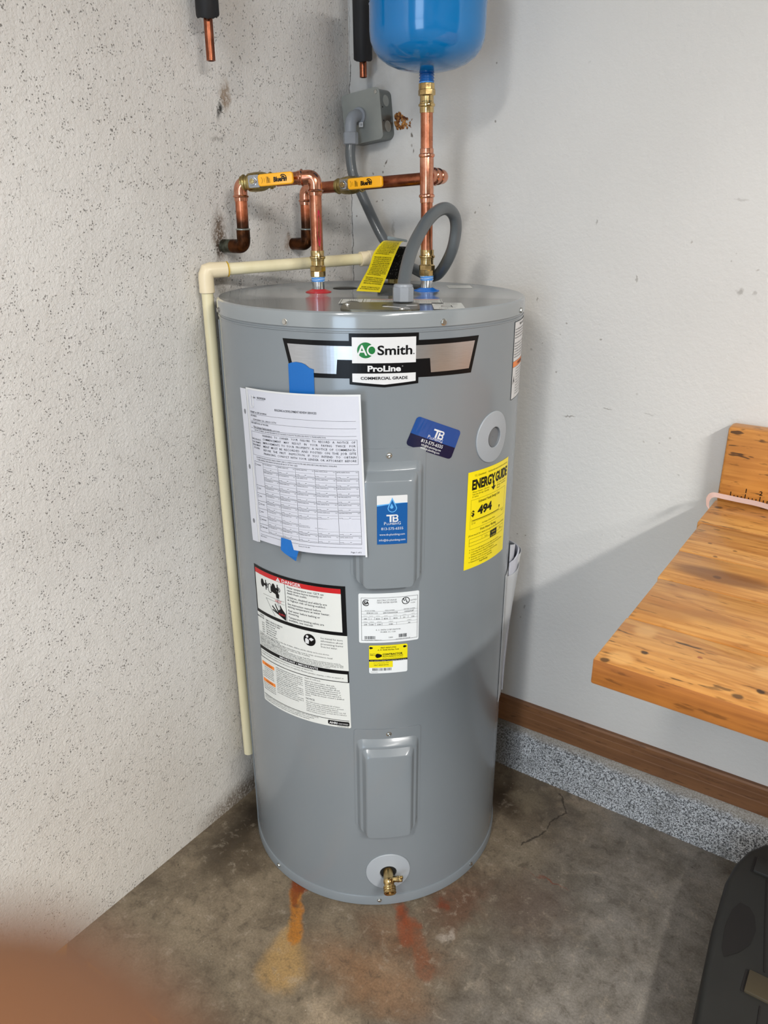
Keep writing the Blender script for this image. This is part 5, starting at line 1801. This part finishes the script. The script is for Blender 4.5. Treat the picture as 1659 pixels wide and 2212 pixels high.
def tagmap(u, v, w_):
    # u 0..1 across, v 0..-1 down
    t_ = max(0.0, min(0.9999, -v / 0.168)) * (len(TG) - 1)
    i = int(t_)
    f_ = t_ - i
    f_ = f_
    g = []
    for s_ in (0, 1):
        P0, P1 = TG[max(i - 1, 0)][s_], TG[i][s_]
        P2, P3 = TG[i + 1][s_], TG[min(i + 2, len(TG) - 1)][s_]
        g.append(0.5 * ((2 * P1) + (P2 - P0) * f_ + (2 * P0 - 5 * P1 + 4 * P2 - P3) * f_ ** 2 + (3 * P1 - P0 - 3 * P2 + P3) * f_ ** 3))
    ac = (g[1] - g[0])
    dwn = (TG[i + 1][0] - TG[i][0])
    nn = dwn.cross(ac).normalized()
    if nn.dot(CAM - g[0]) < 0:
        nn = -nn
    return g[0].lerp(g[1], u / 0.048) + nn * (w_ + 0.0002)


Decal.STEP = 0.012
d = Decal()
for k in range(24):
    d.rect(0, -0.168 + k * 0.007, 0.048, -0.168 + (k + 1) * 0.007, 'yellow')
for k in range(29):
    if k in (9, 21, 26):
        continue
    d.text((blurb(40)).upper(), 0.0045 + 0.001 * (k % 2), -0.036 - k * 0.00445, 0.0046, 'ink', 2, width=0.0385 if k not in (8, 20) else 0.030, res=1, bold=.01)
for k in range(5):
    d.text('CAUTION READ BEFORE OPERATING', 0.0065, -0.014 - k * .0044, 0.0042, 'ink', 2, width=0.036, res=1)
wt = d.finish('warning_tag', tagmap, None)
tag(wt, 'yellow printed warning tag hanging from the relief valve lever', 'tag')
Decal.STEP = 0.006

# ================================================================= ELECTRICAL
jb = thing('junction_box', 'square grey metal electrical box on the right wall near the corner', 'electrical box', (-0.217, YB, 1.535))
BX0, BX1, BZ0, BZ1, BY = -0.2705, -0.1715, 1.4870, 1.5860, 0.280
BC = Vector(((BX0 + BX1) / 2, 0, (BZ0 + BZ1) / 2))
TILT = Matrix.Translation(BC) @ Matrix.Rotation(math.radians(-6.5), 4, 'Y') @ Matrix.Translation(-BC)
bm = NB()
M = Matrix(((1, 0, 0, 0), (0, 0, 1, 0), (0, 1, 0, 0), (0, 0, 0, 1)))
extrude_poly(bm, rrect(BX0 + .001, BZ0 + .001, BX1 - .001, BZ1 - .001, 0.014, 6), BY, YB, 0)
obj('box_body', bm, 'galvanised', jb, 35, tf=TILT @ M)
bm = NB()
# cover with two clipped ears
pts = rrect(BX0, BZ0, BX1, BZ1, 0.009, 5)
extrude_poly(bm, pts, BY - 0.0018, BY - 0.0001, 0)
cov = obj('box_cover', bm, 'cover_zinc', jb, 35, tf=TILT @ M)
for x_, z_ in ((BX1 - 0.0085, BZ1 - 0.0090), (BX0 + 0.0090, BZ0 + 0.0085)):
    bm = NB()
    lathe(bm, [(0.0042, 0), (0.0038, 0.0015), (0.0015, 0.0022), (0, 0.0018)], (x_, BY - 0.0018, z_), (0, -1, 0), 18, False)
    obj('screw', bm, 'screw_steel', cov, tf=TILT)
for y_, z_ in ((0.302, 1.5610), (0.302, 1.5120)):
    bm = NB()
    lathe(bm, [(0.0110, -0.0002), (0.0110, 0.0004), (0.0100, 0.0005), (0.0096, 0.0001), (0, 0.0001)], (BX1 - 0.001, y_, z_), (1, 0, 0), 24, False)
    obj('knockout', bm, 'cover_zinc', jb, tf=TILT)
for y_, z_ in ((0.288, 1.548), (0.288, 1.522)):
    bm = NB()
    lathe(bm, [(0.0018, 0.0002), (0.0001, 0.0003)], (BX1 - 0.001, y_, z_), (1, 0, 0), 12, False)
    obj('screw_hole', bm, 'black_void', jb, tf=TILT)
# right-angle connector on the cover
cx_, cz_ = -0.2275, 1.5380
bm = NB()
lathe(bm, [(0.0175, 0), (0.0175, 0.0045), (0.0165, 0.0055)], (cx_, BY - 0.0018, cz_), (0, -1, 0), 32)
sweep(bm, [(cx_, BY - 0.006, cz_), (cx_ - .0005, BY - 0.014, cz_), (cx_ - .001, BY - 0.023, cz_ - 0.003), (cx_ - .0015, BY - 0.029, cz_ - 0.010), (cx_ - .002, BY - 0.031, cz_ - 0.020), (cx_ - .002, BY - 0.031, cz_ - 0.034)], [0.0125, 0.0125, 0.0125, 0.0122, 0.012, 0.012], 24)
jc = obj('angle_connector', bm, 'fitting_grey', jb, 35, 'grey plastic right-angle conduit connector')
CE = Vector((cx_ - 0.002, BY - 0.031, cz_ - 0.034))
bm = NB()
hexnut(bm, 0.0160, 0.024, CE + Vector((0, 0, 0.002)), (0, 0, -1), 0.3, 8, 0.002)
obj('gland_nut', bm, 'fitting_grey', jc, 25)
d = Decal()
d.rect(0, 0, 0.011, 0.009, 'white')
for k in range(3):
    d.rect(0.004 + k * .002, 0.002, 0.0048 + k * .002, 0.007, 'ink', 1)
d.finish('connector_tag', lambda u, v, w_: Vector((cx_ + 0.004 + u, BY - 0.0095 - w_, cz_ - 0.0215 + v)), jc)

# flexible conduit, one long bend from the box to the heater top
cpts = [CE + Vector((0, 0, -0.018)), Vector((-0.2295, 0.246, 1.462)), Vector((-0.2240, 0.247, 1.425)), Vector((-0.2080, 0.250, 1.3926)), Vector((-0.1845, 0.255, 1.3462)), Vector((-0.1605, 0.258, 1.3045)), Vector((-0.1364, 0.262, 1.271)),
        Vector((-0.108, 0.256, 1.248)), Vector((-0.070, 0.250, 1.236)), Vector((-0.030, 0.225, 1.2290)), Vector((0.008, 0.190, 1.2270)), Vector((0.040, 0.160, 1.2310)), Vector((0.0640, 0.139, 1.2400)), Vector((0.0868, 0.1235, 1.2596)), Vector((0.1036, 0.1165, 1.2867)),
        Vector((0.112, 0.1118, 1.3192)), Vector((0.1148, 0.0987, 1.3423)), Vector((0.1148, 0.0716, 1.3540)), Vector((0.1133, 0.0425, 1.3503)), Vector((0.1144, 0.0104, 1.3363)), Vector((0.1165, -0.0169, 1.3181)), Vector((0.1200, -0.0442, 1.2967)),
        Vector((0.1245, -0.066, 1.2756)), Vector((0.1310, -0.087, 1.2500)), Vector((0.1365, -0.0995, 1.2330))]


def catmull(P, n_):
    out = []
    for i in range(len(P) - 1):
        p0, p1, p2, p3 = P[max(i - 1, 0)], P[i], P[i + 1], P[min(i + 2, len(P) - 1)]
        for k in range(n_):
            f_ = k / n_
            out.append(0.5 * ((2 * p1) + (p2 - p0) * f_ + (2 * p0 - 5 * p1 + 4 * p2 - p3) * f_ ** 2 + (3 * p1 - p0 - 3 * p2 + p3) * f_ ** 3))
    out.append(P[-1])
    return out


cond = thing('flexible_conduit', 'grey flexible liquid-tight conduit looping from the wall box to the heater top', 'conduit', cpts[-1])
cc = catmull(cpts, 26)
bm = NB()
sweep(bm, cc, [0.0107 + (0.00016 if (i // 1) % 2 == 0 else -0.00010) for i in range(len(cc))], 24)
obj('hose', bm, 'conduit_grey', cond, 60)
bm = NB()
ce = Vector((0.1385, -0.1035, ZT + 0.0036))
cax = Vector((-0.03, 0.06, 1)).normalized()
hexnut(bm, 0.0178, 0.0240, ce, cax, 0.3, 8, 0.0015)
lathe(bm, [(0.0165, 0.0235), (0.0158, 0.0275), (0.0125, 0.0290)], ce, cax, 16)
obj('gland_nut', bm, 'fitting_grey', cond, 25, 'light grey octagonal gland nut')

# orange residue of expanding foam beside the box
bm = NB()
rg = random.Random(11)
for k in range(60):
    a = rg.random()
    x_ = -0.166 + 0.040 * a + rg.uniform(-.003, .003)
    z_ = 1.528 - 0.004 * a + rg.uniform(-0.013, 0.013) * (1 - 0.5 * abs(a - .4))
    s_ = rg.uniform(0.0018, 0.0058) * (1.25 - a)
    mt = Matrix.Translation((x_, YB - 0.0008, z_)) @ Matrix.Rotation(rg.uniform(0, 3), 4, 'Y') @ Matrix.Diagonal((s_ * rg.uniform(.6, 1.8), s_ * 0.6, s_, 1))
    bmesh.ops.create_icosphere(bm, subdivisions=1, radius=1, matrix=mt)
sf = obj('foam_residue', bm, 'spray_foam', None, 60)
sf['kind'] = 'stuff'
tag(sf, 'orange-brown crust of old expanding foam on the wall right of the electrical box', 'residue')

# ================================================================= WORKBENCH
bench = thing('workbench', 'worn honey-coloured pine workbench along the right wall', 'workbench', (1.2, -0.05, 0))
ys = [-0.386, -0.2585, -0.115, 0.004, 0.145, 0.281]
xs = [0.6070, 0.6085, 0.6055, 0.6045, 0.5985]
BXR = 1.85
for i in range(5):
    bm = NB()
    g_ = 0.0009
    box(bm, xs[i], ys[i] + (g_ if i else 0), BZ - 0.036, BXR, ys[i + 1] - g_, BZ, 0.0022 if i else 0.003, 2)
    po = obj('plank', bm, ['bench_pine', 'bench_shaded_pine'], bench, 30)
    for f in po.data.polygons:
        if f.normal.y < -0.75 and i == 0:
            f.material_index = 1  # front face shaded by the darker pine
bm = NB()
box(bm, 0.5995, 0.281, BZ - 0.036, BXR, 0.3195, BZ + 0.143, 0.006, 2)
bb = obj('backboard', bm, 'backboard_pine', bench, 30)
d = Decal()
rz = BZ + 0.0085
d.rect(0.6190, rz, 0.9300, rz + 0.0012, 'black')
for k in range(0, 49):
    x_ = 0.6225 + k * 0.00635
    if x_ > 0.93:
        break
    big_ = k % 4 == 0
    d.rect(x_ - 0.0008, rz, x_ + 0.0008, rz + (0.0125 if big_ else 0.0070), 'black', 0)
    if big_ and k:
        d.text(str(k // 4), x_, rz + 0.0150, 0.0115, 'black', 0, 'CENTER', 0.02)
d.finish('ruler_print', lambda u, v, w_: Vector((u, 0.281 - 0.0003 - w_, v)), bb, 'black inch ruler markings')
bm = NB()
box(bm, 0.66, 0.281, 0.70, BXR - 0.02, 0.3235, BZ - 0.036, 0.002, 1)
obj('wall_cleat', bm, 'bench_shaded_pine', bench, 30)
for y_ in (-0.34, 0.20):
    bm = NB()
    box(bm, BXR - 0.11, y_, 0.0, BXR - 0.02, y_ + 0.08, BZ - 0.036, 0.003, 1)
    obj('leg', bm, 'bench_shaded_pine', bench, 30)
bm = NB()
box(bm, 1.35, -0.34, BZ - 0.125, BXR - 0.11, -0.30, BZ - 0.036, 0.003, 1)
obj('rail', bm, 'bench_shaded_pine', bench, 30)

# clear plastic band lying along the back of the bench
bp = [Vector(p) for p in ((0.5975, 0.222, BZ + 0.002), (0.5930, 0.236, BZ + 0.013), (0.5965, 0.256, BZ + 0.0165), (0.612, 0.2685, BZ + 0.0125), (0.640, 0.2735, BZ + 0.010), (0.670, 0.2745, BZ + 0.0090), (0.695, 0.270, BZ + 0.0075), (0.720, 0.260, BZ + 0.0060), (0.76, 0.250, BZ + 0.005))]
bpc = catmull(bp, 6)
bm = NB()
rings = []
for i, p in enumerate(bpc):
    t_ = (bpc[min(i + 1, len(bpc) - 1)] - bpc[max(i - 1, 0)]).normalized()
    sd_ = Vector((-t_.y, t_.x, 0)).normalized()
    hv = (Vector((0, 0, 1)) * 0.8 + sd_ * 0.6).normalized()
    nn = t_.cross(hv).normalized()
    rings.append([bm.verts.new(p + hv * a + nn * b) for a, b in ((-.0048, -.0004), (.0048, -.0004), (.0048, .0004), (-.0048, .0004))])
for a, b in zip(rings, rings[1:]):
    for k in range(4):
        bm.faces.new((a[k], a[(k + 1) % 4], b[(k + 1) % 4], b[k]))
bm.faces.new(rings[0])
bm.faces.new(rings[-1])
tag(obj('plastic_band', bm, 'clear_band', None, 60), 'clear pinkish plastic band curling over the back left end of the bench', 'strap')

# ================================================================= BLACK PLASTIC CASE
case = thing('plastic_case', 'dark plastic case with latches lying on the floor under the bench', 'case', (1.0, -0.1, 0))
out = [(0.7840, -0.215), (0.7730, -0.117), (0.7640, -0.003), (0.7600, 0.1226), (0.7660, 0.180), (0.7800, 0.230), (0.8030, 0.268), (0.8300, 0.290), (0.870, 0.302), (1.22, 0.302), (1.26, 0.27), (1.28, 0.20), (1.28, -0.50), (1.25, -0.60), (1.18, -0.64),
       (0.95, -0.64), (0.86, -0.60), (0.815, -0.50), (0.797, -0.35)]
CZ = 0.125
bm = NB()
extrude_poly(bm, out[::-1], 0.001, 0.085, 0.0)
obj('case_base', bm, 'black_case_plastic', case, 50)
bm = NB()
inn = out[::-1]
extrude_poly(bm, inn, 0.0875, CZ, 0.014)
lid = obj('case_lid', bm, 'black_case_plastic', case, 50)
bm = NB()
cxy = [(0.795, 0.080), (0.812, 0.078), (0.824, 0.062), (0.832, 0.030), (0.829, -0.006), (0.815, -0.035), (0.796, -0.058), (0.788, -0.040), (0.783, 0.010), (0.786, 0.055)]
# grip hollow: almost flat patch, the scoop's shade is its dark colour
vo_ = [bm.verts.new((x, y, CZ + 0.0008)) for x, y in cxy]
cc_ = Vector((0.808, 0.012, 0))
vi_ = [bm.verts.new((cc_.x + (x - cc_.x) * 0.80, cc_.y + (y - cc_.y) * 0.88, CZ + 0.0003)) for x, y in cxy]
for k in range(len(cxy)):
    q = (k + 1) % len(cxy)
    bm.faces.new((vo_[k], vo_[q], vi_[q], vi_[k]))
bm.faces.new(vi_)
obj('grip_hollow', bm, 'case_dark', lid, 60)
for (x0, y0, x1, y1), m_ in (((0.800, 0.172, 0.86, 0.214), 'black_case_plastic'), ((0.838, -0.108, 0.90, -0.062), 'olive_latch')):
    bm = NB()
    box(bm, x0 - 0.005, y0 - 0.001, CZ - 0.002, x0 + 0.001, y1 + 0.001, CZ + 0.0012)
    obj('latch_slot', bm, 'case_dark', case, 0)
    bm = NB()
    box(bm, x0, y0, CZ - 0.004, x1, y1, CZ + 0.006, 0.002, 2)
    obj('latch', bm, m_, case, 30)
bm = NB()
sweep(bm, [(0.826, 0.165, CZ + 0.0004), (0.842, 0.06, CZ + 0.0004), (0.860, -0.05, CZ + 0.0004)], 0.0015, 8)
sweep(bm, [(0.866, -0.12, CZ + 0.0004), (0.873, -0.22, CZ + 0.0004), (0.88, -0.40, CZ + 0.0004)], 0.0015, 8)
obj('seam_groove', bm, 'case_dark', case)

# ================================================================= LIGHT FITTINGS
for i, ((lx, ly, lz), _) in enumerate(TUBES):
    t_ = thing('ceiling_light', ('twin tube ceiling light over the open end of the workbench', 'twin tube ceiling light near the left wall', 'twin tube ceiling light farthest from the heater')[i], 'light', (lx, ly, 2.6), 'ceiling tube lights')
    bm = NB()
    box(bm, lx - 0.09, ly - 0.62, 2.55, lx + 0.09, ly + 0.62, 2.6, 0.004, 1)
    obj('housing', bm, 'lamp_housing', t_, 30)
    for s_ in (-0.045, 0.045):
        bm = NB()
        sweep(bm, [(lx + s_, ly - 0.6, 2.525), (lx + s_, ly, 2.525), (lx + s_, ly + 0.6, 2.525)], 0.013, 14)
        obj('tube', bm, 'lamp_tube', t_, 40)

# ================================================================= PHOTOGRAPHER'S HAND (a fingertip intrudes on the lens)
def skin_hand():
    # local frame of the camera: right, up, forward
    def P(r_, u_, f_):
        return CAM + RX * r_ + UP * u_ + FW * f_
    me = bpy.data.meshes.new('hand')
    verts, edges, rads = [], [], []

    def add(p, r_, prev=None):
        verts.append(p)
        rads.append(r_)
        if prev is not None:
            edges.append((prev, len(verts) - 1))
        return len(verts) - 1
    wrist = add(P(-0.050, -0.150, -0.060), 0.026)
    palm0 = add(P(-0.052, -0.115, -0.045), 0.027, wrist)
    palm = add(P(-0.055, -0.085, -0.035), 0.024, palm0)
    fore = add(P(-0.040, -0.220, -0.090), 0.032, wrist)
    add(P(-0.030, -0.290, -0.120), 0.036, fore)
    # index finger reaching forward and over the lens corner
    k = add(P(-0.050, -0.066, -0.020), 0.0115, palm)
    k = add(P(-0.040, -0.050, 0.004), 0.0105, k)
    k = add(P(-0.0270, -0.0360, 0.0185), 0.0098, k)
    k = add(P(-0.0143, -0.0232, 0.0215), 0.0102, k)
    k = add(P(-0.0066, -0.0141, 0.0222), 0.0088, k)
    for dx, ln in ((-0.020, 1.05), (-0.038, 1.0), (-0.054, 0.85)):
        k = add(P(-0.052 + dx, -0.070 - abs(dx) * .3, -0.020), 0.0100, palm)
        k = add(P(-0.050 + dx * 1.25, -0.050 - abs(dx) * .3, 0.004 * ln), 0.0088, k)
        k = add(P(-0.046 + dx * 1.3, -0.062 - abs(dx) * .3, 0.024 * ln), 0.0080, k)
        k = add(P(-0.042 + dx * 1.3, -0.080 - abs(dx) * .3, 0.020 * ln), 0.0068, k)
    k = add(P(-0.030, -0.112, -0.026), 0.0135, palm0)
    k = add(P(-0.010, -0.095, -0.008), 0.0112, k)
    k = add(P(0.004, -0.078, -0.002), 0.0095, k)
    me.from_pydata(verts, edges, [])
    o = bpy.data.objects.new('hand', me)
    COL.objects.link(o)
    md = o.modifiers.new('skin', 'SKIN')
    md.use_smooth_shade = True
    sk = me.skin_vertices[0].data
    for i, r_ in enumerate(rads):
        sk[i].radius = (r_, r_)
    sk[0].use_root = True
    sb = o.modifiers.new('sub', 'SUBSURF')
    sb.levels = sb.render_levels = 2
    me.materials.append(MATS['skin'])
    return o


hand = skin_hand()
tag(hand, 'blurred fingertip of the hand covering the bottom left corner of the view', 'hand')
